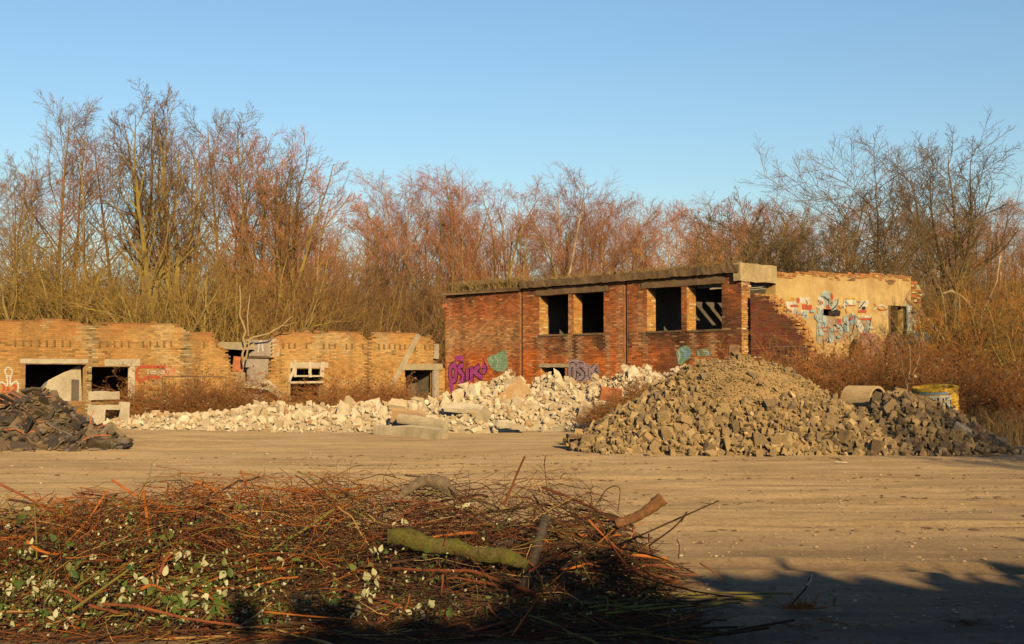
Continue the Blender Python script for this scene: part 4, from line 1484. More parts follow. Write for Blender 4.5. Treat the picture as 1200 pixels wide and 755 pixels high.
# wires and bent strips sticking out of the dark heap
r_ = random.Random(31)
P = []
for k in range(26):
    x = r_.uniform(-12, -8.9); y = r_.uniform(24.2, 25.6); h = float(HT(x, y))
    a = r_.uniform(0, 6.28); L = r_.uniform(.25, .7)
    p = Vector((x, y, h + .02)); d = Vector((math.cos(a), math.sin(a) * .5, r_.uniform(0, .7)))
    P.append([p, p + d * L * .5 + Vector((0, 0, .06)), p + d * L + Vector((0, 0, -.03))])
V_, Q_ = tube_batch(np.array(P), np.full((26, 3), .012), 4)
V_ = V_ - np.array([tar.location.x, tar.location.y, 0])
link('bent_wires', npmesh('wires', V_, Q_, M_RUST), tar, 'stuff')

# ------------------------------------------------------------------ single pieces lying on the heaps
def lone(name, label, cat, mb, mat, loc, rot=(0, 0, 0), group=None, bevel=0, smooth=False):
    o = mb.build(name, mat, None, bevel=bevel, smooth=smooth)
    o.location = loc; o.rotation_euler = rot
    return tag(o, label, cat, group)


# long low concrete kerb with a round pillar lying on it
pa = gnd(441, 509.5); pb = gnd(519, 513)
c = (pa + pb) / 2; ln = (pb - pa).length
mb = MB(); mb.rough_box((-ln / 2, -.2, -.05), (ln / 2, .2, .21), random.Random(2), .03, n=7)
lone('concrete_kerb', 'long low concrete kerb lying at the foot of the pale rubble heap', 'kerb', mb, M_CONC, (c.x, c.y + .25, 0), (0.03, .02, math.atan2(pb.y - pa.y, pb.x - pa.x)))
mb = MB()
q0 = at(468, 491, 30.6); q1 = at(523, 499, 30.0)
mb.tube([q0, q0.lerp(q1, .33) + Vector((0, 0, .01)), q0.lerp(q1, .66), q1], [.135, .14, .135, .125], 14)
o = mb.build('concrete_pillar', M_CONC, None); tag(o, 'round concrete pillar lying on the kerb in front of the pale rubble', 'pillar')
# tilted slabs in the rubble
def tilt_slab(px, py, Y, sz_, rot, mat, label, name='concrete_slab', seed=0, cat='slab', j=.03):
    mb = MB(); a, b, c_ = sz_
    mb.rough_box((-a / 2, -b / 2, -c_ / 2), (a / 2, b / 2, c_ / 2), random.Random(seed), j, n=4)
    return lone(name, label, cat, mb, mat, at(px, py, Y), rot)


tilt_slab(603, 462, 34.2, (.9, .14, .55), (0.1, -.75, .2), mat_plain('rusty_concrete', (0.28, 0.165, 0.07), (0.31, 0.25, 0.17)), 'tilted ochre slab in the middle of the pale rubble heap', seed=4)
tilt_slab(716, 462, 33.4, (.62, .1, .36), (0.3, .1, .2), M_RUST, 'small rust brown board on the right part of the pale rubble', 'board', 5, 'board', .015)
tilt_slab(598, 499, 31.0, (.8, .2, .16), (.1, .2, .3), M_CONC_L, 'narrow pale concrete slab half buried at the foot of the pale rubble', seed=6)
tilt_slab(545, 478, 33.0, (1.1, .4, .12), (.35, .05, -.1), M_CONC_L, 'broad flat pale slab lying on the rubble above the round pillar', seed=7)
tilt_slab(566, 489, 31.8, (.5, .1, .3), (.1, -.9, .5), M_CONC, 'grey slab standing on edge in the pale rubble right of the pillar', seed=8)
tilt_slab(478, 488, 31.3, (.9, .35, .3), (.2, .12, .15), mat_plain('ochre_block', (0.25, 0.165, 0.085), (0.21, 0.15, 0.095)), 'ochre brown block behind the round pillar', 'concrete_block', 9, 'block')
tilt_slab(1140, 510, 23.9, (.8, .3, .1), (.25, .55, -.3), M_CONC, 'flat grey slab sliding down the right end of the grey stone heap', seed=10)
tilt_slab(690, 512, 24.8, (.9, .25, .1), (0, .02, .1), M_CONC_D, 'flat dark plank like slab on the ground left of the stone heap', seed=11)

# concrete pieces by the yellow wall, left
fr0 = empty('concrete_portal', (at(126, 497, 33.4).x, 33.4, 0), R(22),
            'upright concrete block with a square hole, between the dark heap and the low rubble', 'concrete block')
mb = MB()
k = 33.4 / FPX
mb.rough_box((-22 * k, -.2, 0), (-3 * k, .2, 26 * k), random.Random(1), .015)
mb.rough_box((-3 * k + .005, -.19, 0), (13 * k, .19, 4 * k), random.Random(2), .01)
mb.rough_box((-3 * k + .005, -.19, 21 * k), (13 * k, .19, 26 * k), random.Random(3), .01)
mb.build('panel', M_CONC_L, fr0)
mb = MB(); mb.rough_box((13 * k + .005, -.3, -.02), (23.5 * k, .25, 29.5 * k), random.Random(4), .015, n=5); mb.build('post', M_CONC_L, fr0)
mb = MB(); mb.rough_box((-.42, -.24, 0), (.40, .24, .23), random.Random(6), .015, n=4)
lone('concrete_beam', 'short pale concrete beam lying on top of the upright concrete block', 'concrete beam', mb, M_CONC_L, (at(123, 468, 33.6).x, 33.55, at(123, 468.5, 33.6).z), (0, .0, R(22)))

# slabs leaning under the plaster wall doorway
def lean(px0, py0, px1, py1, Y, th, mat, label, seed, name='leaning_slab'):
    p0 = at(px0, py1, Y); p1 = at(px1, py0, Y)
    w_ = p1.x - p0.x; h_ = p1.z - p0.z
    mb = MB(); r2 = random.Random(seed)
    pts = [(0, 0), (w_ * r2.uniform(.95, 1.05), 0), (w_, h_ * .75), (w_ * .72, h_), (w_ * .3, h_ * .97), (0, h_ * .7)]
    n = len(pts)
    mb.v = [(x, 0 + z * .25, z) for x, z in pts] + [(x, th + z * .25, z) for x, z in pts]
    mb.f = [tuple(range(n)), tuple(n + i for i in reversed(range(n)))] + [(i, n + i, n + (i + 1) % n, (i + 1) % n) for i in range(n)]
    return lone(name, label, 'slab', mb, mat, p0, (0, 0, R(25)))


M_PINKC = mat_plain('pinkish_slab', (0.2, 0.115, 0.08), (0.15, 0.085, 0.058), scale=3)
lean(1014, 390, 1046, 425, 41.2, .25, M_PINKC, 'pinkish broken slab leaning left of the doorway under the mural wall', 1)
lean(1047, 389, 1072, 425, 42.0, .25, mat_plain('brown_slab', (0.16, 0.085, 0.05), (0.12, 0.065, 0.042), scale=3), 'brown broken slab leaning in front of the small doorway', 2)
lean(1073, 389, 1104, 415, 44.0, .3, mat_plain('painted_slab', (0.17, 0.2, 0.24), (0.07, 0.07, 0.08), scale=1.2), 'grey blue painted block at the right foot of the plaster wall', 3)

# concrete pipe ring lying on the stone heap
def pipe_ring(label, r_out, r_in, ln, mat, loc, rot, name='concrete_pipe', sides=40):
    root = empty(name, loc, 0, label, 'pipe'); root.rotation_euler = rot
    vs = []; fs = []
    for (rr, z) in ((r_out, 0), (r_out, ln), (r_in, ln), (r_in, 0)):
        for i in range(sides):
            a = 2 * math.pi * i / sides; vs.append((rr * math.cos(a), rr * math.sin(a), z))
    for k in range(4):
        for i in range(sides):
            j = (i + 1) % sides; k2 = (k + 1) % 4
            fs.append((k * sides + i, k * sides + j, k2 * sides + j, k2 * sides + i))
    mb = MB(); mb.add(vs, fs)
    mb.build('pipe_wall', mat, root, bevel=0)
    return root


M_PIPE = mat_plain('pipe_concrete', (0.26, 0.19, 0.11), (0.2, 0.145, 0.08), scale=2.5)
pl = at(1010, 473, 26.6)
pr = pipe_ring('pale concrete pipe ring lying half buried between the two humps of the stone heap', .38, .325, .72, M_PIPE, (pl.x - .25, pl.y + .1, .9), (R(90), 0, R(42)))
# standing painted ring
bl = at(1099, 485, 27.6)
br_ = pipe_ring('upright concrete pipe ring with yellow painted rim and graffiti, behind the stone heap', .5, .43, 1.3, mat_plain('ring_paint_worn', (0.34, 0.22, 0.055), (0.25, 0.18, 0.09), scale=2.8), (bl.x, bl.y, -.1), (R(5), R(-4), 0))
br_.location.z = at(1099, 455, 27.6).z - 1.27
def on_ring(pts, r0, mat, name='graffiti'):
    vs = [(r0 * math.cos(a), r0 * math.sin(a), z) for a, z in pts]
    # subdivide along the arc: strip of quads between two z lines
    mb = MB(); mb.add(vs, [tuple(range(len(vs)))])
    return mb.build(name, mat, br_, fixn=False)


def ring_strip(a0, a1, z0f, z1f, r0, mat, n=8):
    mb = MB(); vs = []; fs = []
    for i in range(n + 1):
        a = a0 + (a1 - a0) * i / n
        for z in (z0f(a), z1f(a)): vs.append((r0 * math.cos(a), r0 * math.sin(a), z))
    for i in range(n): fs.append((2 * i, 2 * i + 2, 2 * i + 3, 2 * i + 1))
    mb.add(vs, fs); mb.build('graffiti', mat, br_, fixn=False)


rr_ = .505
ring_strip(R(215), R(280), lambda a: 1.19, lambda a: 1.26, rr_, P_BLUE, 12)
ring_strip(R(232), R(292), lambda a: .78 + .06 * math.sin(9 * a), lambda a: 1.16, rr_ + .001, P_WHITE, 12)
for k, (a0, z0) in enumerate(((238, 1.1), (246, .98), (253, 1.12), (260, .95), (266, 1.1), (273, 1.0), (280, .88), (286, 1.05), (243, .86), (270, .84))):
    ring_strip(R(a0), R(a0 + 5), lambda a, z0=z0: z0 - .07 - .03 * (k % 3), lambda a, z0=z0: z0, rr_ + .002 + .0002 * k, P_BLACK, 2)
ring_strip(R(205), R(240), lambda a: .5 + .1 * math.sin(7 * a), lambda a: 1.17, rr_ + .0008, P_YELLOW, 6)
ring_strip(R(290), R(318), lambda a: .72 - .25 * (a - R(290)), lambda a: .88 - .25 * (a - R(290)), rr_ + .001, P_BLUE, 5)
ring_strip(R(285), R(330), lambda a: .93, lambda a: 1.2, rr_ + .0005, paint('mustard', (0.6, 0.4, 0.05)), 6)
ring_strip(R(296), R(345), lambda a: .45 + .08 * math.sin(11 * a), lambda a: .92, rr_ + .0003, P_YELLOW, 6)
mb = MB(); vs = []; fs = []
for rad_, z in ((.512, 1.24), (.512, 1.312), (.415, 1.312), (.415, .7)):
    for i in range(40):
        a = 2 * math.pi * i / 40; vs.append((rad_ * math.cos(a), rad_ * math.sin(a), z))
for k in range(3):
    for i in range(40):
        j = (i + 1) % 40; fs.append((k * 40 + i, k * 40 + j, (k + 1) * 40 + j, (k + 1) * 40 + i))
mb.add(vs, fs); mb.build('painted_rim', paint('warm_yellow', (0.68, 0.42, 0.04), (0.6, 0.36, 0.05)), br_)

# thin steel frames standing in the bushes
def rail(label, x0, x1, ytop, ybot, Y, n=3):
    root = empty('steel_railing', (at(x0, ybot, Y).x, Y, 0), 0, label, 'railing')
    ox = root.location.x
    a = at(x0, ytop, Y); b = at(x1, ytop, Y)
    mb = MB(); mb.tube([(0, 0, a.z), (b.x - ox, 0, b.z)], [.016, .016], 6); mb.build('rail', M_STEEL, root)
    for i in range(n):
        x = (b.x - ox) * i / (n - 1)
        mb = MB(); mb.tube([(x, .002, -.1), (x, .002, a.z + (b.z - a.z) * i / (n - 1) - .02)], [.014, .014], 6); mb.build('post', M_STEEL, root)
    return root


rail('long thin steel railing in the bramble below the red painted patch', 190, 265, 441.5, 470, 36.0)
rail('small thin steel railing in front of the dark sloping brick stub', 906, 941, 406, 425, 34.0, 5)

# ground litter that can be told apart
r_ = random.Random(77)
def litter(name, px, py, sz_, mat, label, cat, seed):
    Vv, T = hull_stone(seed, 'rock' if sz_[2] > .05 else 'slab')
    o = link(name, npmesh(name, Vv * np.array(sz_), T, mat)); p = gnd(px, py)
    o.location = (p.x, p.y, sz_[2] * .4 + float(ground_h(np.array(p.x), np.array(p.y)))); o.rotation_euler = (0, 0, seed)
    return tag(o, label, cat)


litter('stone', 146, 519, (.14, .1, .09), M_WHITE, 'single pale stone at the right tip of the dark heap', 'stone', 3)
litter('stone', 84, 520, (.13, .12, .14), M_WHITE, 'single pale stone at the foot of the dark heap', 'stone', 5)
litter('stone', 985, 546, (.16, .1, .035), M_WHITE, 'flat pale stone on the open ground before the stone heap', 'stone', 6)
litter('brick', 257, 556, (.13, .07, .05), mat_plain('brown_brick', (0.22, 0.12, 0.07), (0.16, 0.09, 0.05)), 'brown brick lying alone on the bare ground behind the brush', 'brick', 8)
litter('stone', 1187, 521, (.3, .2, .16), M_GREY, 'dark boulder on the ground right of the stone heap', 'boulder', 12)
litter('stone', 434, 753.5, (.035, .03, .02), M_WHITE, 'small bright stone at the bottom edge before the brush', 'stone', 13)
litter('earth_clod', 1130, 727, (.16, .1, .075), mat_plain('clod', (0.13, 0.085, 0.05), (0.09, 0.06, 0.04)), 'brown earth clod on the shaded ground bottom right', 'clod', 14)
litter('wood_chip', 750, 716, (.06, .03, .02), M_WOODB, 'short pale wood chip on the shaded ground below the brush', 'wood', 15)

# dark clods pressed along the wheel tracks, one mass
rs = np.random.default_rng(14)
VV = []; TT = []; nb = 0
for k in range(900):
    row = rs.integers(9)
    y = [11.2, 12.4, 13.6, 15.0, 16.2, 17.8, 19.3, 21, 22.6][row] + rs.normal(0, .18); x = rs.normal([-3, 2, -4, 3, -1, 4, -3, 1, -2][row], 3.2)
    y += .06 * x
    if y > 23.2: continue
    Vv, T = hull_stone(900 + k % 5, 'rock')
    s_ = rs.uniform(.012, .045); z = float(ground_h(np.array(x), np.array(y))); a = rs.uniform(0, 6.28); ca, sa = math.cos(a), math.sin(a)
    W_ = Vv * s_ * np.array([1.5, .8, .45])
    VV.append(np.stack([W_[:, 0] * ca - W_[:, 1] * sa + x, W_[:, 0] * sa + W_[:, 1] * ca + y, W_[:, 2] + z + s_ * .15], 1)); TT.append(T + nb); nb += len(Vv)
o = link('earth_clods', npmesh('earth_clods', np.vstack(VV), np.vstack(TT), mat_pieces('dark_clod', [(0, (0.07, 0.045, 0.028)), (1, (0.14, 0.095, 0.058))], bstr=0)), kind='stuff')
tag(o, 'dark earth clods pressed along the wheel tracks of the yard', 'clods')

# pebbles and crumbs over the yard, one mass
rs = np.random.default_rng(4)
Vs = [hull_stone(900 + i, 'rock') for i in range(5)]
VV = []; TT = []; nb = 0
for k in range(5200):
    y = 5.5 * math.exp(rs.uniform(0, 1.6)); x = rs.uniform(-.5, .5) * y * 1.1
    if y > 23.5: continue
    if fbm2(np.array(x * .3), np.array(y * 1.2), 44, 3, .8) < -.15: continue
    Vv, T = Vs[k % 5]
    s_ = rs.uniform(.006, .02) * (1 + y * .03) * (2.0 if rs.random() < .03 else 1)
    z = float(ground_h(np.array(x), np.array(y)))
    a = rs.uniform(0, 6.28); ca, sa = math.cos(a), math.sin(a)
    W_ = Vv * s_ * np.array([1, .8, .6])
    VV.append(np.stack([W_[:, 0] * ca - W_[:, 1] * sa + x, W_[:, 0] * sa + W_[:, 1] * ca + y, W_[:, 2] + z + s_ * .2], 1)); TT.append(T + nb); nb += len(Vv)
o = link('pebbles', npmesh('pebbles', np.vstack(VV), np.vstack(TT), mat_pieces('pebble', [(0, (0.12, 0.085, 0.05)), (.75, (0.24, 0.175, 0.11)), (.95, (0.28, 0.215, 0.14)), (1, (0.34, 0.28, 0.2))], bstr=0)), kind='stuff')
tag(o, 'loose pebbles and crumbs strewn over the bare yard', 'pebbles')

# ================================================================== BARE TREES
rng = np.random.default_rng(2024)


def resample(P, t):
    """points at parameters t (N,m) in [0,1] along polylines P (N,n,3)"""
    n = P.shape[1]
    q = t * (n - 1)
    i = np.clip(np.floor(q).astype(int), 0, n - 2)
    f = (q - i)[..., None]
    r = np.arange(P.shape[0])[:, None]
    a = P[r, i]; b = P[r, i + 1]
    return a * (1 - f) + b * f, b - a


def resample1(Rd, t):
    n = Rd.shape[1]
    q = t * (n - 1)
    i = np.clip(np.floor(q).astype(int), 0, n - 2)
    f = q - i
    r = np.arange(Rd.shape[0])[:, None]
    return Rd[r, i] * (1 - f) + Rd[r, i + 1] * f


def walk(p0, d0, L, npts, up=0.0, wig=0.15, grav=None):
    N = len(p0)
    P = np.empty((N, npts, 3)); P[:, 0] = p0
    d = d0 / (np.linalg.norm(d0, axis=1, keepdims=True) + 1e-9)
    for k in range(1, npts):
        d = d + np.array([0, 0, up]) + rng.normal(0, wig, (N, 3))
        d /= np.linalg.norm(d, axis=1, keepdims=True) + 1e-9
        P[:, k] = P[:, k - 1] + d * (L / (npts - 1))[:, None]
    return P


def grow(P, Rd, nchild, t0, t1, length, ang, npts, up=0.05, wig=0.12, rfac=0.6, rmin=.006, falloff=0.6, rend=.35, lvar=.35, dropz=None):
    """children along every parent branch"""
    N = P.shape[0]
    t = t0 + (t1 - t0) * (np.arange(nchild)[None, :] + rng.uniform(0, 1, (N, nchild))) / nchild
    p, tan = resample(P, t)
    r = resample1(Rd, t)
    tan = tan / (np.linalg.norm(tan, axis=2, keepdims=True) + 1e-9)
    q = rng.normal(0, 1, tan.shape)
    q -= tan * (q * tan).sum(2, keepdims=True)
    q /= np.linalg.norm(q, axis=2, keepdims=True) + 1e-9
    a = np.radians(ang) * rng.uniform(.7, 1.25, t.shape)
    d = tan * np.cos(a)[..., None] + q * np.sin(a)[..., None]
    plen = np.linalg.norm(np.diff(P, axis=1), axis=2).sum(1)[:, None]
    L = (length if np.isscalar(length) else length(t)) * np.ones_like(t)
    L = L * plen * (1 - falloff * (t - t0) / max(1e-6, t1 - t0)) * rng.uniform(1 - lvar, 1 + lvar, t.shape)
    p = p.reshape(-1, 3); d = d.reshape(-1, 3); L = L.ravel(); r = r.ravel()
    C = walk(p, d, L, npts, up, wig)
    r0 = np.maximum(r * rfac * rng.uniform(.75, 1.1, r.shape), rmin)
    Rc = r0[:, None] * np.linspace(1, rend, npts)[None, :]
    Rc = np.maximum(Rc, rmin * .6)
    return C, Rc


def tree_parts(stem, levels, sides=(9, 6, 4, 3, 3)):
    """stem: (P, R); levels: list of (P, R)"""
    return stem, levels


def tree_mesh(name, groups, mat, smooth=True):
    Vs_ = []; Qs = []; nb = 0
    for (P, Rd, sd) in groups:
        V_, Q_ = tube_batch(P, Rd, sd)
        Vs_.append(V_); Qs.append(Q_ + nb); nb += len(V_)
    return npmesh(name, np.vstack(Vs_), np.vstack(Qs), mat, smooth=smooth)


BARK_OLIVE = mat_bark('mossy_bark', (0.10, 0.075, 0.04), (0.17, 0.125, 0.06), moss=(0.20, 0.165, 0.045))
BARK_DARK = mat_bark('dark_bark', (0.075, 0.052, 0.035), (0.135, 0.095, 0.06), moss=(0.13, 0.105, 0.045))
BARK_BIRCH = mat_bark('birch_bark', (0.42, 0.34, 0.26), (0.28, 0.2, 0.14), moss=(0.24, 0.165, 0.09))
BARK_RED = mat_bark('brown_limb', (0.13, 0.07, 0.042), (0.19, 0.115, 0.06))
TW_PURP = mat_bark('plum_twigs', (0.19, 0.082, 0.055), (0.235, 0.118, 0.07))
TW_DIM = mat_bark('grey_plum_twigs', (0.10, 0.062, 0.042), (0.14, 0.088, 0.05))
TW_SHADE = mat_bark('shade_dark_twigs', (0.055, 0.036, 0.022), (0.08, 0.05, 0.03))  # twigs painted dark to stand in for shade inside the wood
TW_OLIVE = mat_bark('olive_twigs', (0.13, 0.086, 0.03), (0.185, 0.126, 0.043))
TW_BROWN = mat_bark('brown_twigs', (0.115, 0.068, 0.03), (0.165, 0.1, 0.042))
TW_RUSSET = mat_bark('russet_twigs', (0.21, 0.092, 0.03), (0.27, 0.135, 0.042))
TW_GREY = mat_bark('grey_brown_twigs', (0.085, 0.062, 0.038), (0.12, 0.088, 0.048))


def make_tree(name, stem_mat, limb_mat, twig_mat, stem, limbs, twigs):
    root = empty(name)
    many = len(stem) == 1 and len(stem[0][0]) > 1
    link('stems' if many else 'trunk', tree_mesh('trunk', stem, stem_mat), root, 'stuff' if many else None)
    link('limbs', tree_mesh('limbs', limbs, limb_mat), root, 'stuff')
    link('twigs', tree_mesh('twigs', twigs, twig_mat), root, 'stuff')
    root['proto'] = 1
    return root


def stems_from(base, dirs, L, npts, r0, up=.05, wig=.06, rend=.2):
    N = len(base)
    P = walk(np.array(base, float), np.array(dirs, float), np.array(L, float), npts, up, wig)
    Rd = np.array(r0, float)[:, None] * np.linspace(1, rend, npts)[None, :] ** 1.0
    return P, Rd


def proto_alder(H, mats, n1=26, spread=.34, ang=50, n2=9, n3=6, n4=2, t0=.25, up1=.05, wig0=.035):
    P, Rd = stems_from([(0, 0, -.1)], [(rng.normal(0, .03), rng.normal(0, .03), 1)], [H], 16, [H * .0105], up=.1, wig=wig0, rend=.12)
    L1, R1 = grow(P, Rd, n1, t0, .97, lambda t: spread * np.sin(np.pi * np.clip((t - t0) / (1.08 - t0), .08, 1)) ** .6, ang, 9, up=up1, wig=.09, rfac=.5, rmin=.018, falloff=.3)
    L2, R2 = grow(L1, R1, n2, .15, .98, .45, 46, 6, up=.03, wig=.09, rfac=.55, rmin=.011, falloff=.55)
    L3, R3 = grow(L2, R2, n3, .12, 1.0, .48, 40, 4, up=.05, wig=.08, rfac=.6, rmin=.0075, falloff=.5)
    L4, R4 = grow(L3, R3, n4, .25, 1.0, .6, 38, 3, up=.07, wig=.05, rfac=.7, rmin=.006)
    return make_tree('bare_tree', *mats, [(P, Rd, 9)], [(L1, R1, 6)], [(L2, R2, 4), (L3, R3, 3), (L4, R4, 3)])


def proto_fork(H, mats, nst=4, lean=.22, n1=14, n2=9, n3=6, n4=2, trunk=.28, spread=.36, up1=.1):
    P0, R0 = stems_from([(0, 0, -.1)], [(rng.normal(0, .05), 0, 1)], [H * trunk], 6, [H * .016], wig=.05, rend=.75)
    top = P0[0, -1]
    az = rng.uniform(0, 6.28) + np.arange(nst) * 6.283 / nst + rng.normal(0, .3, nst)
    dirs = [(math.cos(a) * lean * rng.uniform(.6, 1.4), math.sin(a) * lean * rng.uniform(.6, 1.4), 1) for a in az]
    S, SR = stems_from([top] * nst, dirs, H * (1 - trunk) * rng.uniform(.8, 1.05, nst), 12, [H * .0095] * nst, up=.05, wig=.07, rend=.14)
    L1, R1 = grow(S, SR, n1, .12, .98, spread, 45, 8, up=up1, wig=.12, rfac=.55, rmin=.018, falloff=.55)
    L2, R2 = grow(L1, R1, n2, .15, 1, .46, 44, 6, up=.08, wig=.09, rfac=.58, rmin=.011, falloff=.5)
    L3, R3 = grow(L2, R2, n3, .15, 1, .48, 42, 4, up=.07, wig=.08, rfac=.62, rmin=.0075, falloff=.5)
    L4, R4 = grow(L3, R3, n4, .25, 1, .6, 38, 3, up=.05, wig=.06, rfac=.7, rmin=.006)
    return make_tree('bare_tree', *mats, [(P0, R0, 10), (S, SR, 8)], [(L1, R1, 6)], [(L2, R2, 4), (L3, R3, 3), (L4, R4, 3)])


def proto_birch(H, mats, n1=34):
    P, Rd = stems_from([(0, 0, -.1)], [(rng.normal(0, .05), rng.normal(0, .05), 1)], [H], 16, [H * .0085], up=.08, wig=.04, rend=.15)
    L1, R1 = grow(P, Rd, n1, .22, .98, lambda t: .23 * np.sin(np.pi * np.clip((t - .2) / .9, .1, 1)) ** .7, 44, 8, up=.05, wig=.08, rfac=.42, rmin=.013, falloff=.1)
    L2, R2 = grow(L1, R1, 10, .12, 1, .5, 38, 6, up=-.02, wig=.12, rfac=.6, rmin=.009, falloff=.5)
    L3, R3 = grow(L2, R2, 8, .1, 1, .55, 38, 4, up=-.06, wig=.12, rfac=.65, rmin=.007, falloff=.4)
    return make_tree('birch_tree', *mats, [(P, Rd, 8)], [(L1, R1, 5)], [(L2, R2, 3), (L3, R3, 3)])


def proto_shrub(H, mats, nst=14, lean=.45, n1=11, n2=7, n3=4, name='tall_shrub', up=.05, wig=.11, r=.045, spread=.3):
    az = rng.uniform(0, 6.28, nst)
    rad = rng.uniform(0, .6, nst)
    base = [(math.cos(a) * q, math.sin(a) * q, -.1) for a, q in zip(az, rad)]
    dirs = [(math.cos(a) * lean * rng.uniform(.1, 1.3), math.sin(a) * lean * rng.uniform(.1, 1.3), 1) for a in az]
    S, SR = stems_from(base, dirs, H * rng.uniform(.55, 1.1, nst), 11, r * rng.uniform(.6, 1.2, nst), up=up, wig=wig, rend=.2)
    L1, R1 = grow(S, SR, n1, .12, .98, spread, 42, 7, up=.07, wig=.14, rfac=.6, rmin=.012, falloff=.35)
    L2, R2 = grow(L1, R1, n2, .1, 1, .48, 42, 5, up=.04, wig=.15, rfac=.6, rmin=.008, falloff=.4)
    L3, R3 = grow(L2, R2, n3, .15, 1, .55, 40, 3, up=.03, wig=.12, rfac=.7, rmin=.006, falloff=.4)
    return make_tree(name, *mats, [(S, SR, 6)], [(L1, R1, 4)], [(L2, R2, 3), (L3, R3, 3)])


def proto_spread(H, mats):
    """orchard-like tree: short trunk, wide crooked crown"""
    P0, R0 = stems_from([(0, 0, -.1)], [(.02, 0, 1)], [H * .3], 7, [H * .016], wig=.06, rend=.8)
    nst = 7
    top, _ = resample(P0, np.array([[.62, .72, .8, .88, .95, 1, 1]]))
    az = np.arange(nst) * 2.4 + rng.normal(0, .3, nst)
    el = np.array([.75, .7, .6, .5, .4, .25, .12])
    dirs = [(math.cos(a) * e, math.sin(a) * e, 1) for a, e in zip(az, el)]
    S, SR = stems_from(list(top[0]), dirs, H * np.array([.62, .64, .66, .7, .72, .74, .76]), 12, [H * .0085] * nst, up=.02, wig=.09, rend=.15)
    L1, R1 = grow(S, SR, 16, .15, .98, .44, 48, 9, up=.05, wig=.12, rfac=.55, rmin=.018, falloff=.55)
    L2, R2 = grow(L1, R1, 10, .15, 1, .46, 48, 6, up=.03, wig=.12, rfac=.6, rmin=.012, falloff=.5)
    L3, R3 = grow(L2, R2, 7, .15, 1, .5, 46, 4, up=.02, wig=.12, rfac=.65, rmin=.009, falloff=.4)
    return make_tree('bare_tree', *mats, [(P0, R0, 10), (S, SR, 8)], [(L1, R1, 6)], [(L2, R2, 4), (L3, R3, 3)])


mA = (BARK_OLIVE, BARK_OLIVE, TW_DIM)
mB = (BARK_OLIVE, TW_OLIVE, TW_OLIVE)
PALE_LIMB = mat_bark('pale_limb', (0.26, 0.18, 0.125), (0.19, 0.115, 0.07))
mC = (BARK_BIRCH, PALE_LIMB, TW_PURP)
mD = (BARK_DARK, BARK_DARK, TW_GREY)
mE = (BARK_RED, TW_RUSSET, TW_RUSSET)
mF = (BARK_OLIVE, TW_BROWN, TW_BROWN)
mG = (BARK_DARK, BARK_RED, TW_BROWN)
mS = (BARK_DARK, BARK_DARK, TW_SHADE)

PROTO = {
    'alder': [proto_alder(15, mA), proto_alder(15, mA, n1=30, spread=.3, ang=44), proto_alder(14, (BARK_OLIVE, TW_BROWN, TW_PURP), n1=28, spread=.3, ang=50)],
    'fork': [proto_fork(15, mA, 4, .25), proto_fork(15, mA, 5, .32)],
    'birch': [proto_birch(15, mC), proto_birch(15, mC, 38), proto_birch(14, mC, 30)],
    'mid': [proto_fork(13, (BARK_OLIVE, TW_BROWN, TW_PURP), 6, .2, trunk=.12, n1=13, spread=.3), proto_alder(14, mF, n1=28, spread=.26, ang=34, t0=.15)],
    'olive': [proto_shrub(7, mB, 11, .75, n1=9, n2=5, n3=3, r=.085, wig=.15, spread=.38), proto_shrub(6, mB, 12, .95, n1=8, n2=5, n3=3, r=.075, wig=.16, spread=.4)],
    'brown': [proto_shrub(7, mF, 13, .45, n1=10, n2=5, n3=3, r=.055, wig=.13, spread=.34), proto_shrub(6, mG, 14, .6, n1=9, n2=6, n3=3, r=.05, wig=.14, spread=.36)],
    'russet': [proto_shrub(4.5, mE, 16, .65, n1=9, n2=5, n3=3, r=.03, wig=.14), proto_shrub(3.6, mE, 17, .8, n1=9, n2=5, n3=3, r=.026, wig=.15)],
    'spread': [proto_alder(12, mD, n1=36, spread=.62, ang=56, n2=12, n3=8, n4=2, t0=.26, up1=.015, wig0=.07), proto_fork(12, mD, 4, .35, n1=13, n2=9, n3=6, spread=.42, trunk=.34)],
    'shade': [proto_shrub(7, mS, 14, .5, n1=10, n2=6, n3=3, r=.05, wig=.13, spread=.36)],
    'gnarl': [proto_fork(8, (BARK_DARK, BARK_DARK, TW_GREY), 6, .75, trunk=.3, n1=11, n2=7, spread=.45, up1=.0)],
}
PH = {'alder': [15, 15, 14], 'fork': [15, 15], 'birch': [15, 15, 14], 'mid': [13, 14], 'olive': [7, 6], 'brown': [7, 6], 'russet': [4.5, 3.6], 'spread': [12, 12], 'shade': [7], 'gnarl': [8]}
used = set()


def place(kind, i, px, Y, py_top=None, H=None, label=None, cat='tree', group=None, rz=None, name=None, base_z=0.0, wide=1.0):
    src = PROTO[kind][i % len(PROTO[kind])]
    key = (kind, i % len(PROTO[kind]))
    if key in used: o = copy_tree(src)
    else:
        o = src; used.add(key)
        if 'proto' in o: del o['proto']
    if name: o.name = name
    x = at(px, 430, Y).x
    if py_top is not None:
        H = at(px, py_top, Y).z
    h0 = PH[kind][key[1]]
    # measured height of the prototype
    zs = src.get('h', None)
    s_ = H / TOPS[key]
    o.location = (x, Y, base_z); o.rotation_euler = (0, 0, rng.uniform(0, 6.28) if rz is None else rz); o.scale = (s_ * wide, s_ * wide, s_)
    if 'proto' in o: del o['proto']
    tag(o, label, cat, group)
    return o


TOPS = {}
for kd, ls in PROTO.items():
    for i, root in enumerate(ls):
        top = 0
        for ch in root.children:
            n = len(ch.data.vertices)
            co = np.empty(n * 3, dtype=np.float32); ch.data.vertices.foreach_get('co', co)
            top = max(top, co[2::3].max())
        TOPS[(kd, i)] = float(top)

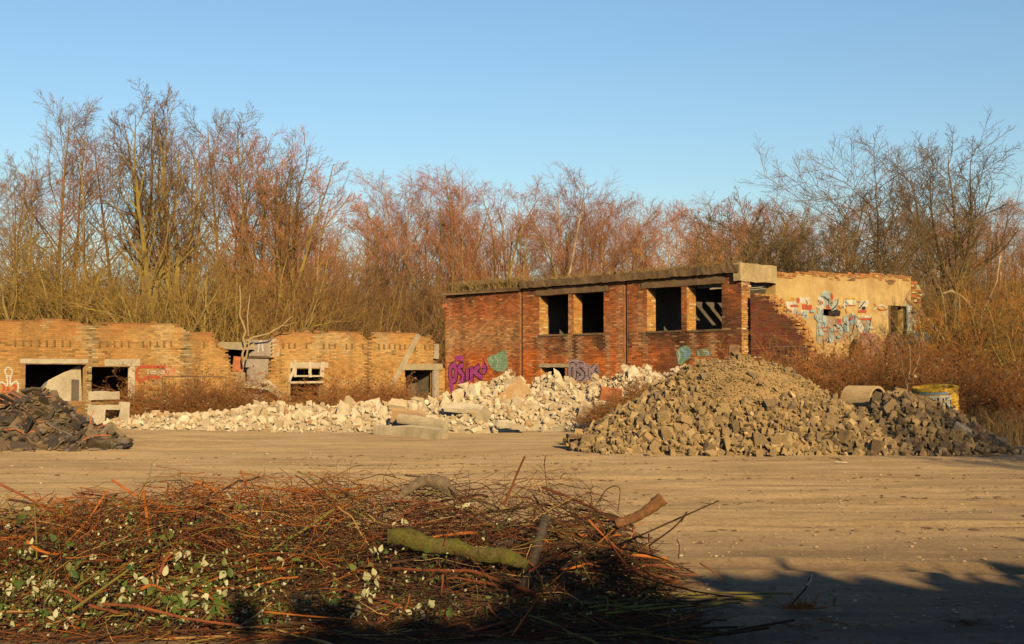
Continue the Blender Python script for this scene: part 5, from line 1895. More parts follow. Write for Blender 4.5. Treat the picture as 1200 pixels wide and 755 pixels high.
# left: tall alders and forked trees behind the yellow wall
G_L = 'tall bare trees behind the yellow brick wall'
L_L = 'tall bare winter tree with plum coloured top twigs behind the yellow brick wall'
for (kd, i, px, Y, pt) in (('alder', 0, 4, 62, 165), ('alder', 1, 35, 60, 175), ('alder', 1, 62, 63, 112), ('alder', 0, 82, 62, 110), ('alder', 2, 110, 60, 150), ('alder', 1, 136, 66, 140), ('alder', 0, -40, 62, 150),
                           ('alder', 2, 225, 64, 140), ('alder', 1, 262, 64, 118), ('alder', 2, 285, 62, 135), ('alder', 0, 308, 62, 150), ('mid', 0, 330, 62, 150), ('mid', 1, 350, 61, 182), ('alder', 1, 300, 68, 128), ('mid', 0, 372, 66, 215), ('alder', 2, 20, 70, 190), ('mid', 1, 270, 70, 160), ('mid', 0, 318, 70, 160), ('alder', 0, -90, 64, 160)):
    place(kd, i, px, Y, pt, label=L_L, group=G_L)
for (kd, i, px, Y, pt, lb) in (('fork', 0, 172, 57, 92, 'tallest forked bare tree with a broad crown behind the yellow wall left of its centre'),
                               ('fork', 1, 205, 58, 98, 'broad crowned bare tree right beside the tallest forked tree behind the yellow wall')):
    place(kd, i, px, Y, pt, label=lb)

# left undergrowth: yellow olive shrubs directly behind the wall
for (i, px, Y, pt) in ((0, -10, 51, 255), (1, 25, 49, 270), (0, 52, 52, 262), (1, 85, 50, 285), (0, 120, 51, 290), (1, 150, 49, 300), (0, 185, 51, 300), (1, 215, 50, 290), (0, 245, 52, 300), (1, 275, 52, 310), (0, -60, 50, 250), (1, 60, 56, 250), (0, 105, 57, 270), (1, 160, 57, 280), (0, 235, 57, 280)):
    place('olive', i, px, Y, pt, label='olive yellow leafless shrub with many lit stems just behind the yellow wall', cat='shrub', group='olive shrubs behind the yellow wall', name='leafless_shrub')
for (i, px, Y, pt) in ((0, 290, 55, 250), (1, 315, 56, 240), (0, 340, 55, 250), (1, 365, 57, 270), (0, 390, 58, 290), (1, 415, 60, 300), (0, 440, 62, 300), (1, 395, 64, 270), (0, 350, 60, 240), (1, 270, 60, 260), (0, 200, 63, 270), (1, 140, 64, 265), (0, 80, 64, 260), (1, 20, 64, 260), (0, 425, 58, 320), (1, 460, 60, 320), (0, 485, 62, 325), (0, 300, 64, 230), (1, 245, 66, 250), (0, -40, 64, 250), (1, 110, 68, 250), (0, 175, 68, 250), (1, 330, 66, 225), (0, 375, 67, 262)):
    place('brown', i, px, Y, pt, label='dense brown leafless thicket bush behind the brick ruins on the left', cat='shrub', group='brown thicket behind the left ruins', name='leafless_shrub')

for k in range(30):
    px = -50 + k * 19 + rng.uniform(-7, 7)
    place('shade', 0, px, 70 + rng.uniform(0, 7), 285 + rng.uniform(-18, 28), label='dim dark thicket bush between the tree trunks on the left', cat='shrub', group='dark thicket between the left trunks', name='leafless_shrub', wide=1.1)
# middle: birch wood
G_B = 'bare birches behind the red ruin'
L_B = 'slender bare birch with pale trunk and plum twigs in the wood behind the red ruin'
tops_mid = [(400, 245), (425, 228), (445, 225), (468, 205), (486, 215), (505, 200), (520, 205), (540, 215), (556, 205), (575, 195), (592, 208), (612, 205), (632, 200), (650, 215), (668, 222), (690, 216), (708, 230), (728, 225), (748, 238), (765, 228), (785, 235), (805, 222), (825, 232), (842, 225), (860, 235), (885, 230), (905, 240), (930, 225), (1000, 235), (1060, 245), (1100, 225), (1130, 235), (1160, 225), (1190, 235), (1215, 230)]
for k, (px, pt) in enumerate(tops_mid):
    kd = 'birch' if k % 4 != 2 else 'mid'
    place(kd, k, px, 78 + (k * 7) % 14, pt, label=L_B if kd == 'birch' else 'bushy bare tree with reddish twigs in the wood behind the red ruin', group=G_B if kd == 'birch' else 'bushy bare trees behind the red ruin', wide=1.15)
for k in range(34):
    px = 395 + k * 25 + rng.uniform(-9, 9)
    place('birch' if k % 3 else 'mid', k, px, 92 + rng.uniform(0, 16), 232 + rng.uniform(0, 28), label='distant bare birch in the back row', group='back row of birches', wide=1.2)
for k in range(30):
    px = 470 + k * 25 + rng.uniform(-9, 9)
    place('brown', k, px, 68 + rng.uniform(0, 8), 285 + rng.uniform(-15, 25), label='brown leafless thicket bush behind the roof of the red ruin', cat='shrub', group='brown thicket behind the red ruin', name='leafless_shrub', wide=1.1)
# further thicket seen between the trunks
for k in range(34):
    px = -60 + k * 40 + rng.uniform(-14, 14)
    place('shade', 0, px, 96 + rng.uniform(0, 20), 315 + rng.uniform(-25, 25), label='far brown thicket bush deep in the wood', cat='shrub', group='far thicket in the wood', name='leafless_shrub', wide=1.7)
for k in range(14):
    px = 560 + k * 20 + rng.uniform(-9, 9)
    place('russet', k, px, 74 + rng.uniform(0, 6), 315 + rng.uniform(-20, 15), label='russet leafless bush behind the roof of the red ruin', cat='shrub', group='russet bushes behind the red ruin', name='leafless_shrub', wide=.9)
for (px, pt, Y) in ((835, 262, 64), (855, 250, 66), (800, 275, 66)):
    place('russet', 0, px, Y, pt, label='tall russet bush glowing above the roof of the red ruin', cat='shrub', group='tall russet bushes above the roof', name='leafless_shrub', wide=.8)

# right: orchard trees above the plaster wall
place('spread', 0, 1046, 52, 140, label='wide crowned dark bare tree standing highest above the mural wall', rz=.6, wide=1.25)
place('spread', 1, 1112, 58, 158, label='bare open crowned tree right of the highest tree above the mural wall', rz=3.9, wide=1.1)
place('gnarl', 0, 920, 50, 236, label='low gnarled dark tree above the left end of the mural wall', wide=1.1, rz=1.0)
place('gnarl', 0, 972, 54, 212, label='gnarled dark tree between the low gnarled tree and the wide crowned one', rz=2.5)
place('gnarl', 0, 890, 56, 250, label='small gnarled dark tree over the corner of the red ruin', rz=4.5)
place('gnarl', 0, 1020, 50, 290, label='small crooked tree peeping over the mural wall', rz=5.2)
for (kd, i, px, Y, pt) in (('brown', 0, 1005, 58, 280), ('brown', 1, 1080, 50, 270), ('brown', 0, 1120, 48, 290), ('brown', 1, 1160, 52, 265), ('brown', 0, 1195, 50, 270), ('brown', 1, 1040, 62, 265), ('brown', 0, 960, 62, 280), ('brown', 1, 1230, 50, 270), ('brown', 0, 1150, 60, 250), ('brown', 1, 1200, 62, 255), ('brown', 1, 925, 60, 290), ('brown', 0, 985, 66, 270), ('brown', 1, 1100, 66, 255), ('brown', 0, 1240, 62, 250)):
    place(kd, i, px, Y, pt, label='brown leafless thicket bush behind and right of the mural wall', cat='shrub', group='brown thicket right of the ruins', name='leafless_shrub', wide=1.2)
for (i, px, Y, pt) in ((0, 1115, 42, 345), (1, 1145, 40, 350), (0, 1175, 38, 330), (1, 1200, 36, 350), (0, 1225, 36, 320), (1, 1165, 34, 400), (0, 1195, 32, 410), (1, 1135, 36, 400), (0, 1100, 40, 385), (1, 1220, 31, 390), (0, 1180, 43, 310), (1, 1210, 44, 300), (1, 1150, 45, 320), (0, 1245, 38, 320)):
    place('russet', i, px, Y, pt, label='orange brown leafless shrub at the right edge behind the stone heap', cat='shrub', group='orange brown shrubs at the right edge', name='leafless_shrub', wide=1.1)
for (i, px, Y, pt) in ((0, 1105, 40, 320), (1, 1135, 42, 300), (0, 1165, 41, 310), (1, 1190, 38, 330), (0, 1205, 34, 350)):
    place('olive', i, px, Y, pt, label='olive leafless shrub among the orange brown shrubs on the right', cat='shrub', group='olive shrubs on the right', name='leafless_shrub', wide=.9)

# saplings with character
def sapling(label, paths, mat, r=.03, name='sapling'):
    mb = MB()
    for pts, r0 in paths: mb.tube(pts, list(np.linspace(r0, r0 * .4, len(pts))), 6)
    o = mb.build(name, mat, None, smooth=True)
    return tag(o, label, 'sapling')


M_PALEBARK = mat_bark('pale_sapling_bark', (0.27, 0.21, 0.13), (0.2, 0.145, 0.08), vary=False)
Y = FY.w(FY.s(290), 0, 0).y - .6
q = lambda x, y, d=0: at(x, y, Y + d)
sapling('twisted pale sapling with a long side branch, over the collapsed bay of the yellow wall',
        [([q(285, 424), q(284, 415), q(287.5, 405), q(285, 396), q(288, 388), q(285, 380), q(281, 370), q(282, 352), q(281, 335)], .045), ([q(288, 400), q(298, 395, .3), q(315, 391, .5), q(330, 382, .6), q(342, 371, .7)], .04), ([q(288, 422), q(290, 412), q(292, 402), q(291, 398)], .04), ([q(291, 394), q(290, 370), q(293, 345, .2)], .03), ([q(330, 382, .6), q(338, 381, .7), q(346, 378, .8)], .02)], M_PALEBARK)
Y = 43
sapling('pale leaning trunk hanging over the bushes right of the mural wall',
        [([q(1062, 350), q(1075, 362), q(1090, 378), q(1102, 392), q(1112, 408), q(1118, 415)], .07), ([q(1102, 345), q(1115, 341), q(1128, 348), q(1140, 362), q(1146, 368)], .06), ([q(1118, 465), q(1130, 440), q(1146, 400), q(1150, 370), q(1168, 330), q(1172, 300)], .06)], M_PALEBARK)
Y = 29.5
sapling('thin straw coloured sapling standing behind the stone heap', [([q(1062, 475), q(1063, 455), q(1067, 430), q(1066, 405)], .022), ([q(1063, 455), q(1058, 435), q(1056, 415)], .014), ([q(1064, 450), q(1074, 430), q(1078, 415)], .012)], M_PALEBARK)
Y = 60
sapling('pale thin young birch in the brown thicket left of the red ruin', [([q(369, 388), q(370, 360), q(372, 330), q(373, 300)], .06), ([q(371, 350), q(380, 335), q(392, 325)], .03), ([q(371, 360), q(361, 340), q(357, 325)], .03)], M_PALEBARK)

# ================================================================== BRAMBLES
M_BST = mat_bark('bramble_stems', (0.145, 0.058, 0.025), (0.20, 0.10, 0.038))
M_BLF = mat_leafy('bramble_leaves', [(0, (0.085, 0.05, 0.02)), (.35, (0.11, 0.042, 0.018)), (.6, (0.05, 0.06, 0.014)), (.85, (0.14, 0.075, 0.03)), (1, (0.22, 0.19, 0.11))])


def leaf_mesh(n, pfn, size, mat, seed, parent, name='leaves', kind='stuff'):
    r2 = np.random.default_rng(seed)
    P = np.array([pfn(r2) for _ in range(n)])
    a = r2.normal(0, 1, (n, 3)); a /= np.linalg.norm(a, axis=1, keepdims=True)
    b = r2.normal(0, 1, (n, 3)); b -= a * (a * b).sum(1, keepdims=True); b /= np.linalg.norm(b, axis=1, keepdims=True)
    c = np.cross(a, b)
    s_ = size * r2.uniform(.6, 1.3, (n, 1))
    V_ = np.stack([P, P + a * s_ * .55 + b * s_ * .36 + c * s_ * .14, P + a * s_ * 1.1, P + a * s_ * .55 - b * s_ * .36 + c * s_ * .14], 1).reshape(-1, 3)
    i = np.arange(n) * 4
    T = np.concatenate([np.stack([i, i + 1, i + 2], 1), np.stack([i, i + 2, i + 3], 1)])
    return link(name, npmesh(name, V_, T, mat), parent, kind)


def proto_bramble(seed, W=1.6, H=1.3, n=70, leaves=420):
    root = empty('bramble_bush')
    r2 = np.random.default_rng(seed)
    az = r2.uniform(0, 6.28, n); rad = r2.uniform(0, W * .5, n)
    b = np.stack([np.cos(az) * rad, np.sin(az) * rad, np.full(n, -.05)], 1)
    d = np.stack([np.cos(az) * r2.uniform(.1, 1, n), np.sin(az) * r2.uniform(.1, 1, n), np.ones(n)], 1)
    S = walk(b, d, H * r2.uniform(.7, 1.6, n), 9, up=-.16, wig=.13)
    SR = np.full((n, 1), .009) * np.linspace(1, .4, 9)[None]
    L1, R1 = grow(S, SR, 7, .15, 1, .35, 50, 5, up=0, wig=.2, rfac=.7, rmin=.005)
    L2, R2 = grow(L1, R1, 4, .15, 1, .5, 45, 3, up=0, wig=.2, rfac=.7, rmin=.004)
    link('stems', tree_mesh('stems', [(S, SR, 4), (L1, R1, 3), (L2, R2, 3)], M_BST), root, 'stuff')
    allp = np.concatenate([L1[:, 2:].reshape(-1, 3), S[:, 4:].reshape(-1, 3)])
    leaf_mesh(leaves, lambda q_: allp[q_.integers(len(allp))] + q_.normal(0, .03, 3), .075, M_BLF, seed, root)
    return root


BR = [proto_bramble(1), proto_bramble(2, 1.8, 1.1, 80, 520), proto_bramble(3, 1.4, 1.6, 60, 220)]
bu = set()
def bramble(i, px, Y, s_, label, group, z=0.0, sz_=None):
    i %= 3
    if i in bu: o = copy_tree(BR[i])
    else: o = BR[i]; bu.add(i)
    x = at(px, 430, Y).x
    o.location = (x, Y, z); o.rotation_euler = (0, 0, rng.uniform(0, 6.28)); o.scale = (s_, s_, sz_ or s_)
    return tag(o, label, 'bramble', group)


for (px, Y, s_) in ((160, 36.3, .8), (178, 36, .95), (200, 36.5, 1.05), (222, 36.5, 1.1), (245, 37, 1.1), (268, 37.5, 1.0), (285, 37.8, .8), (190, 35.4, .7), (235, 35.6, .7), (260, 36, .75)):
    bramble(int(px), px, Y, s_, 'reddish bramble bush below the red painted patch on the yellow wall', 'brambles under the left yellow wall')
for (px, Y, s_) in ((330, 38.8, .7), (384, 39.5, .6), (398, 39.5, 1.0), (415, 39.5, .9), (432, 40, 1.15), (448, 41, 1.1), (465, 42, .8), (440, 39, .8), (392, 38.8, .7)):
    bramble(int(px), px, Y, s_, 'reddish bramble bush between the pale rubble and the middle of the yellow wall', 'brambles under the middle yellow wall')
for k in range(34):
    px = 912 + (k * 37) % 200 + rng.uniform(-6, 6); Y = 30.5 + (k * 5) % 9 + rng.uniform(-.4, .4)
    bramble(k, px, Y, rng.uniform(.9, 1.3), 'rust red bramble bush on the slope below the mural wall', 'brambles below the mural wall', z=max(0, (Y - 29) * .085))
for k in range(16):
    px = 1100 + (k * 29) % 120; Y = 28.5 + (k * 3) % 8
    bramble(k, px, Y, rng.uniform(.9, 1.3), 'rust red bramble bush at the right edge behind the stone heap', 'brambles at the right edge', z=.1)
# weedy patch on the shoulder between the pale and the grey heap
for (px, Y, s_) in ((705, 30.6, .5), (722, 30.6, .55), (738, 30.6, .6), (755, 30.4, .65), (772, 30.2, .7), (718, 29.6, .4), (744, 29.4, .5)):
    bramble(1, px, Y, s_, 'low dark green bramble patch between the pale rubble and the stone heap', 'brambles between the two heaps', z=.15 + max(0, (px - 700) * .007))
# earth bank under the brambles on the right
HBk = heapfn([(at(1010, 430, 38).x, 39, 1.0, 9, 9.5), (at(930, 430, 36).x, 38, .9, 5, 7)], 1.0)
X, Yg = np.meshgrid(np.arange(4, 22, .4), np.arange(29, 44, .4))
Zb = HBk(X, Yg) + .08 * fbm2(X, Yg, 71, 3, .6) - .12
ny, nx = X.shape
ii = (np.arange(ny - 1)[:, None] * nx + np.arange(nx - 1)[None, :]).ravel()
link('earth_bank', npmesh('earth_bank', np.stack([X, Yg, Zb], -1).reshape(-1, 3), np.stack([ii, ii + 1, ii + nx + 1, ii + nx], -1), mat_plain('leaf_litter', (0.09, 0.045, 0.022), (0.06, 0.037, 0.018), scale=2.0, fine=14, bstr=.8, bdist=.05), smooth=True), kind='structure')
# dead grass and weed stalks along the right verge, one mass
o = grass_tufts('dead_grass', None, 4200, lambda r: (r.uniform(10.3, 15.5), r.uniform(25.5, 32), 0.0), .9, mat_leafy('weed_stalks', [(0, (0.25, 0.12, 0.04)), (.5, (0.30, 0.17, 0.06)), (1, (0.2, 0.14, 0.05))]), 9, wd=.007)
tag(o, 'tall dead weed stalks along the right verge', 'dead grass')
o = grass_tufts('dead_grass', None, 3000, lambda r: (r.uniform(5, 13), r.uniform(29, 35), max(0.0, float(HBk(0 + (x_ := r.uniform(5, 13)), 30)) * 0)), .7, mat_leafy('red_stalks', [(0, (0.22, 0.09, 0.035)), (1, (0.28, 0.15, 0.06))]), 10, wd=.007)
tag(o, 'rusty dead weed stalks between the brambles and the stone heap', 'dead grass')

# ================================================================== OFF-FRAME TREES that shade the right, and unseen bushes added to shade the foreground
BARK_EV = mat_bark('conifer_bark', (0.09, 0.06, 0.04), (0.13, 0.09, 0.06))
M_EV = mat_leafy('evergreen_leaves', [(0, (0.03, 0.05, 0.02)), (1, (0.05, 0.08, 0.03))])
def add_shadow_bush(x, y, H_, W_, seed, n=2600):
    root = empty('shadow_bush', (x, y, 0), 0, 'dense evergreen bush added unseen behind the viewpoint to cast the foreground shadow', 'shrub', 'added shadow bushes behind the viewpoint')
    mb = MB(); mb.tube([(0, 0, -.1), (.05, 0, H_ * .5), (0, .05, H_ * .85)], [.12, .08, .03], 7); mb.build('trunk', BARK_EV, root)
    def pf(q_):
        a = q_.uniform(0, 6.28); r = W_ * math.sqrt(q_.uniform(0, 1)); z = q_.uniform(.02, 1)
        k = (1 - z ** 9) ** .5
        return (math.cos(a) * r * k, math.sin(a) * r * k, z * H_ * (1 + .12 * math.sin(3 * a + seed)))
    leaf_mesh(n, pf, .42, M_EV, seed, root, 'crown', None)
for k in range(13):
    f = k / 12.0
    # along the line whose shadow edge crosses the yard
    px_, py_ = 4.7 + f * 13.0 , -3.3 + f * 7.6
    add_shadow_bush(px_ + rng.uniform(-.3, .3), py_ + rng.uniform(-.4, .4), 3.5 - .55 * f + .14 * math.sin(k * 1.7), 1.35, 500 + k)
add_shadow_bush(3.4, -2.9, 3.5, 1.3, 520, 2000)
add_shadow_bush(2.1, -2.8, 3.25, 1.3, 521, 1300)
G_O = 'bare trees right of the viewpoint'
for (kd, i, x, y, H_) in (('mid', 1, 12.4, 7.5, 6.8), ('mid', 0, 15, 8.5, 8), ('mid', 1, 13.4, 9.5, 6.5), ('mid', 0, 14.0, 6, 8), ('mid', 0, 16.5, 7.5, 11), ('mid', 1, 18.8, 7, 11)):
    o = place(kd, i, 600, 60, H=H_, label='bare tree standing to the right of the viewpoint, outside the picture', group=G_O)
    o.location = (x, y, 0)

# ================================================================== BRUSH PILE IN THE FOREGROUND
def brush_h(x, y):
    """height of the heap of cuttings"""
    x = np.asarray(x, float); y = np.asarray(y, float)
    top = np.interp(x, [-6.2, -4.9, -4.2, -3.4, -2.4, -1.5, -.6, .1, .65, .98, 1.3], [.12, .42, .60, .74, .78, .72, .84, .80, .66, .34, .0])
    front = np.interp(x, [-6, -2, -.4, .3, 1.5], [7.4, 7.45, 7.8, 8.0, 8.1])
    f = np.interp(y - front, [0, .3, .75, 1.15, 1.7, 2.2, 2.6], [.0, .42, .80, 1.0, .92, .5, .05])
    lump_ = 1 + .24 * fbm2(x * 1.0, y * 1.0, 61, 3, 1.5)
    return top * f * lump_


BX0, BX1, BY0, BY1 = -5.6, 1.15, 7.4, 10.2
bp = empty('brush_pile', (-1.6, 8.3, 0), 0, 'long heap of cut bramble stems, twigs and leaves across the foreground', 'brush pile')
BO = np.array([-1.6, 8.3, 0])
SM = [mat_bark('stem_orange', (0.25, 0.09, 0.02), (0.17, 0.055, 0.016), scale=9, vary=True), mat_bark('stem_red', (0.14, 0.046, 0.022), (0.08, 0.028, 0.016), scale=9), mat_bark('stem_dark_shade', (0.03, 0.018, 0.013), (0.052, 0.031, 0.021), scale=9),  # dark stems, deepened in colour to stand in for shaded gaps
      mat_bark('stem_green', (0.13, 0.12, 0.032), (0.10, 0.085, 0.027), scale=9), mat_bark('stem_straw', (0.24, 0.17, 0.07), (0.18, 0.115, 0.052), scale=9)]
rb = np.random.default_rng(99)


def brush_paths(n, L0, L1, lay0, lay1, npts=11, xr=(BX0, BX1), yr=(BY0, BY1), along=.35, curl=.35, steep=.22, shift=None):
    """stems that wander through the heap: position, random heading, a heading that keeps turning, and a slope of its own"""
    c = np.stack([rb.uniform(*xr, n), rb.uniform(*yr, n)], 1)
    a0 = np.where(rb.random(n) < along, rb.normal(0, .55, n) + np.pi * (rb.random(n) < .5), rb.uniform(0, 6.28, n))
    L = rb.uniform(L0, L1, n) * rb.uniform(.6, 1, n)
    turn = rb.normal(0, curl, n)[:, None] * np.linspace(-1, 1, npts)[None] * 2 + rb.normal(0, curl * .35, (n, npts)).cumsum(1) * .6
    a = a0[:, None] + turn
    sl0 = rb.normal(0, steep, n)
    sl = sl0[:, None] + rb.normal(0, .5 * steep + .05, n)[:, None] * np.linspace(-1, 1, npts)[None] + rb.normal(0, .06, (n, npts)).cumsum(1) * .5
    ds = (L / (npts - 1))[:, None]
    st = np.stack([np.cos(a) * np.cos(sl) * ds, np.sin(a) * np.cos(sl) * ds, np.sin(sl) * ds], -1)
    P = st.cumsum(1)
    P -= P[:, npts // 2:npts // 2 + 1]
    hc = brush_h(c[:, 0], c[:, 1]) * rb.uniform(lay0, lay1, n)
    P += np.concatenate([c, hc[:, None]], 1)[:, None, :]
    # weight presses the ends down onto the heap
    h = brush_h(P[..., 0], P[..., 1]) * lay1 + .05
    over = np.maximum(P[..., 2] - h, 0)
    P[..., 2] -= over * .55
    P[..., 2] = np.maximum(P[..., 2], .008 + .02 * rb.random((n, 1)))
    return P


def stuff_stems(n, mat, r0, r1, name='twigs', sides=4, **k):
    P = brush_paths(n, **k)
    rad = rb.uniform(r0, r1, n)[:, None] * np.linspace(1.0, .4, P.shape[1])[None]
    V_, Q_ = tube_batch(P - BO, rad, sides)
    return link(name, npmesh(name, V_, Q_, mat, smooth=True), bp, 'stuff')


# inner stems painted near black, in place of shade in the gaps
stuff_stems(1500, SM[2], .003, .006, L0=.4, L1=1.2, lay0=.0, lay1=.85, npts=7)
stuff_stems(1300, SM[1], .002, .005, L0=.3, L1=1.2, lay0=.3, lay1=1.05, steep=.42)
stuff_stems(600, SM[0], .002, .0045, L0=.3, L1=1.1, lay0=.55, lay1=1.12, xr=(-5.4, -.8), steep=.45, curl=.5)
stuff_stems(260, SM[0], .002, .004, L0=.3, L1=.9, lay0=.85, lay1=1.12, xr=(-3.4, -1.1), yr=(8.4, 9.6))
stuff_stems(1700, SM[2], .0018, .004, L0=.3, L1=1.1, lay0=.5, lay1=1.12, steep=.4)
stuff_stems(420, SM[3], .002, .0045, L0=.4, L1=1.3, lay0=.3, lay1=1.02)
stuff_stems(260, SM[4], .0015, .004, L0=.3, L1=1.0, lay0=.3, lay1=1.05)
# fine side twigs: the fuzz
stuff_stems(5000, SM[2], .001, .002, L0=.1, L1=.45, lay0=.2, lay1=1.12, npts=5, along=.1, steep=.6, curl=.5, sides=3)
stuff_stems(2600, SM[1], .001, .002, L0=.1, L1=.45, lay0=.3, lay1=1.1, npts=5, along=.1, steep=.6, curl=.5, sides=3)
stuff_stems(1200, SM[0], .001, .002, L0=.1, L1=.4, lay0=.6, lay1=1.12, npts=5, along=.1, steep=.6, curl=.5, sides=3, xr=(-5.2, -1.2))


# the thickest stems, one object each
def stem_parts(n, mats, r0, r1, **k):
    P = brush_paths(n, **k)
    for i in range(n):
        rad = rb.uniform(r0, r1) * np.linspace(1.0, .5, P.shape[1])[None]
        V_, Q_ = tube_batch(P[i:i + 1] - BO, rad, 6)
        link('stem', npmesh('stem', V_, Q_, mats[rb.integers(len(mats))], smooth=True), bp)


stem_parts(80, [SM[0], SM[0], SM[1], SM[4]], .006, .012, L0=.4, L1=1.2, lay0=.65, lay1=1.08, xr=(-5.2, -1.0), npts=12, steep=.45)
stem_parts(130, [SM[1], SM[2], SM[2], SM[3]], .006, .013, L0=.4, L1=1.4, lay0=.4, lay1=1.08, npts=12, steep=.45, curl=.45)
stem_parts(75, [SM[1], SM[2], SM[2], SM[0]], .007, .014, L0=.7, L1=1.5, lay0=.3, lay1=1.0, xr=(-.6, 1.15), npts=12, along=.8, curl=.2)
# stems that stand out of the heap against the bare ground
for k in range(130):
    x = rb.uniform(-5.2, 1.1); y = rb.uniform(8.0, 9.5)
    h = float(brush_h(x, y)) * .8
    a = rb.uniform(0, 6.28); L = rb.uniform(.2, .6)
    d = np.array([math.cos(a), math.sin(a) * .5, rb.uniform(.1, .8)]); d /= np.linalg.norm(d)
    t = np.linspace(0, 1, 8)[:, None]
    P = np.array([x, y, h]) + d * L * t + np.array([0, 0, -1]) * (t ** 2) * L * rb.uniform(0, .5) + rb.normal(0, .012, (8, 3)).cumsum(0)
    V_, Q_ = tube_batch(P[None] - BO, rb.uniform(.003, .0075) * np.linspace(1, .4, 8)[None], 5)
    link('stem', npmesh('stem', V_, Q_, SM[int(rb.choice([0, 1, 1, 2, 2, 3, 4]))], smooth=True), bp)


def named_stem(pts, r, mat, sides=7, taper=.6, name='stem'):
    """pts: (px, py, depth)"""
    P = np.array([list(at(*p)) for p in pts])
    t = np.linspace(0, 1, 6 * (len(P) - 1) + 1)
    q = t * (len(P) - 1); i = np.clip(q.astype(int), 0, len(P) - 2); f = (q - i)[:, None]
    p0 = P[np.clip(i - 1, 0, len(P) - 1)]; p1 = P[i]; p2 = P[i + 1]; p3 = P[np.clip(i + 2, 0, len(P) - 1)]
    C = .5 * (2 * p1 + (p2 - p0) * f + (2 * p0 - 5 * p1 + 4 * p2 - p3) * f ** 2 + (3 * p1 - p0 - 3 * p2 + p3) * f ** 3)
    rad = r * np.linspace(1, taper, len(C))[None]
    V_, Q_ = tube_batch(C[None] - BO, rad, sides)
    return link(name, npmesh(name, V_, Q_, mat, smooth=True), bp)


named_stem([(590, 592, 8.7), (598, 575, 8.7), (606, 555, 8.7), (615, 535, 8.7)], 0.0099, SM[1], taper=.7)
named_stem([(168, 575, 8.5), (172, 605, 8.4), (176, 635, 8.3), (184, 652, 8.2)], 0.0124, SM[0])
named_stem([(-10, 563, 8.6), (25, 580, 8.6), (55, 597, 8.6), (75, 610, 8.6)], 0.0099, SM[1])
named_stem([(-5, 612, 8.0), (20, 603, 8.1), (60, 602, 8.2), (100, 612, 8.2)], 0.0068, SM[3])
named_stem([(43, 655, 8.0), (42, 620, 8.0), (40, 590, 8.1)], 0.0050, SM[3])
named_stem([(15, 610, 8.2), (8, 585, 8.2), (14, 578, 8.2)], 0.0043, SM[3])
named_stem([(85, 715, 7.4), (120, 690, 7.4), (150, 668, 7.45)], 0.0105, SM[3])
named_stem([(130, 562, 8.6), (165, 583, 8.6), (205, 600, 8.6)], 0.0087, SM[0])
named_stem([(90, 578, 8.6), (130, 583, 8.6), (190, 598, 8.5)], 0.0074, SM[1])
named_stem([(230, 565, 8.7), (248, 573, 8.7), (262, 582, 8.7)], 0.0099, SM[0])
named_stem([(282, 551, 8.7), (287, 568, 8.7), (288, 585, 8.7)], 0.0068, SM[0])
named_stem([(228, 600, 8.5), (250, 608, 8.4), (290, 628, 8.3), (330, 630, 8.2)], 0.0099, SM[4])
named_stem([(310, 717, 7.35), (360, 722, 7.35), (420, 727, 7.35), (450, 735, 7.35)], 0.0056, SM[0])
named_stem([(120, 708, 7.4), (165, 712, 7.35), (220, 725, 7.3), (280, 733, 7.3)], 0.0099, SM[1])
named_stem([(600, 745, 7.3), (640, 690, 7.4), (680, 655, 7.6), (720, 620, 8.0)], 0.0062, SM[0])
named_stem([(700, 610, 8.2), (740, 668, 7.8), (800, 690, 7.6), (860, 700, 7.6)], 0.0074, SM[1])
named_stem([(650, 660, 8.3), (720, 640, 8.3), (790, 610, 8.4), (842, 587, 8.5)], 0.0087, SM[2])
named_stem([(760, 640, 8.2), (790, 618, 8.2), (805, 600, 8.3), (798, 612, 8.3)], 0.0068, SM[2])
named_stem([(620, 670, 8.0), (680, 640, 8.0), (760, 650, 8.0), (815, 672, 8.0)], 0.0074, SM[1])
named_stem([(795, 655, 7.9), (796, 640, 7.9), (793, 632, 7.9)], 0.0050, SM[2])
named_stem([(690, 610, 8.2), (720, 640, 8.0), (770, 680, 7.7)], 0.0087, SM[0])
for k, (dy, dx) in enumerate(((0, 0), (4, 10), (-4, -8), (7, 20), (2, 30))):
    named_stem([(690 + dx, 712 + dy, 8.0 - dy * .02), (760 + dx, 705 + dy, 8.3 - dy * .03), (840 + dx, 699 + dy, 8.55 - dy * .03), (905 - 6 * dy, 700 + dy, 8.65 - dy * .03)], 0.0081, SM[3], taper=.9)
named_stem([(820, 660, 7.8), (838, 672, 7.7), (853, 686, 7.7)], 0.0050, SM[0])
named_stem([(396, 572, 9.0), (395, 543, 9.0), (402, 538, 9.0), (407, 545, 9.0), (406, 570, 9.0)], 0.0015, SM[2])
named_stem([(490, 600, 8.8), (515, 573, 8.8), (560, 566, 8.9), (580, 578, 8.9)], 0.0037, SM[2])
named_stem([(700, 590, 8.6), (712, 573, 8.6), (726, 572, 8.6), (724, 600, 8.6)], 0.0050, SM[2])
named_stem([(640, 575, 8.7), (665, 595, 8.6), (700, 605, 8.5)], 0.0050, SM[2])
named_stem([(885, 655, 7.9), (893, 662, 7.9)], 0.0025, SM[1]) if False else None
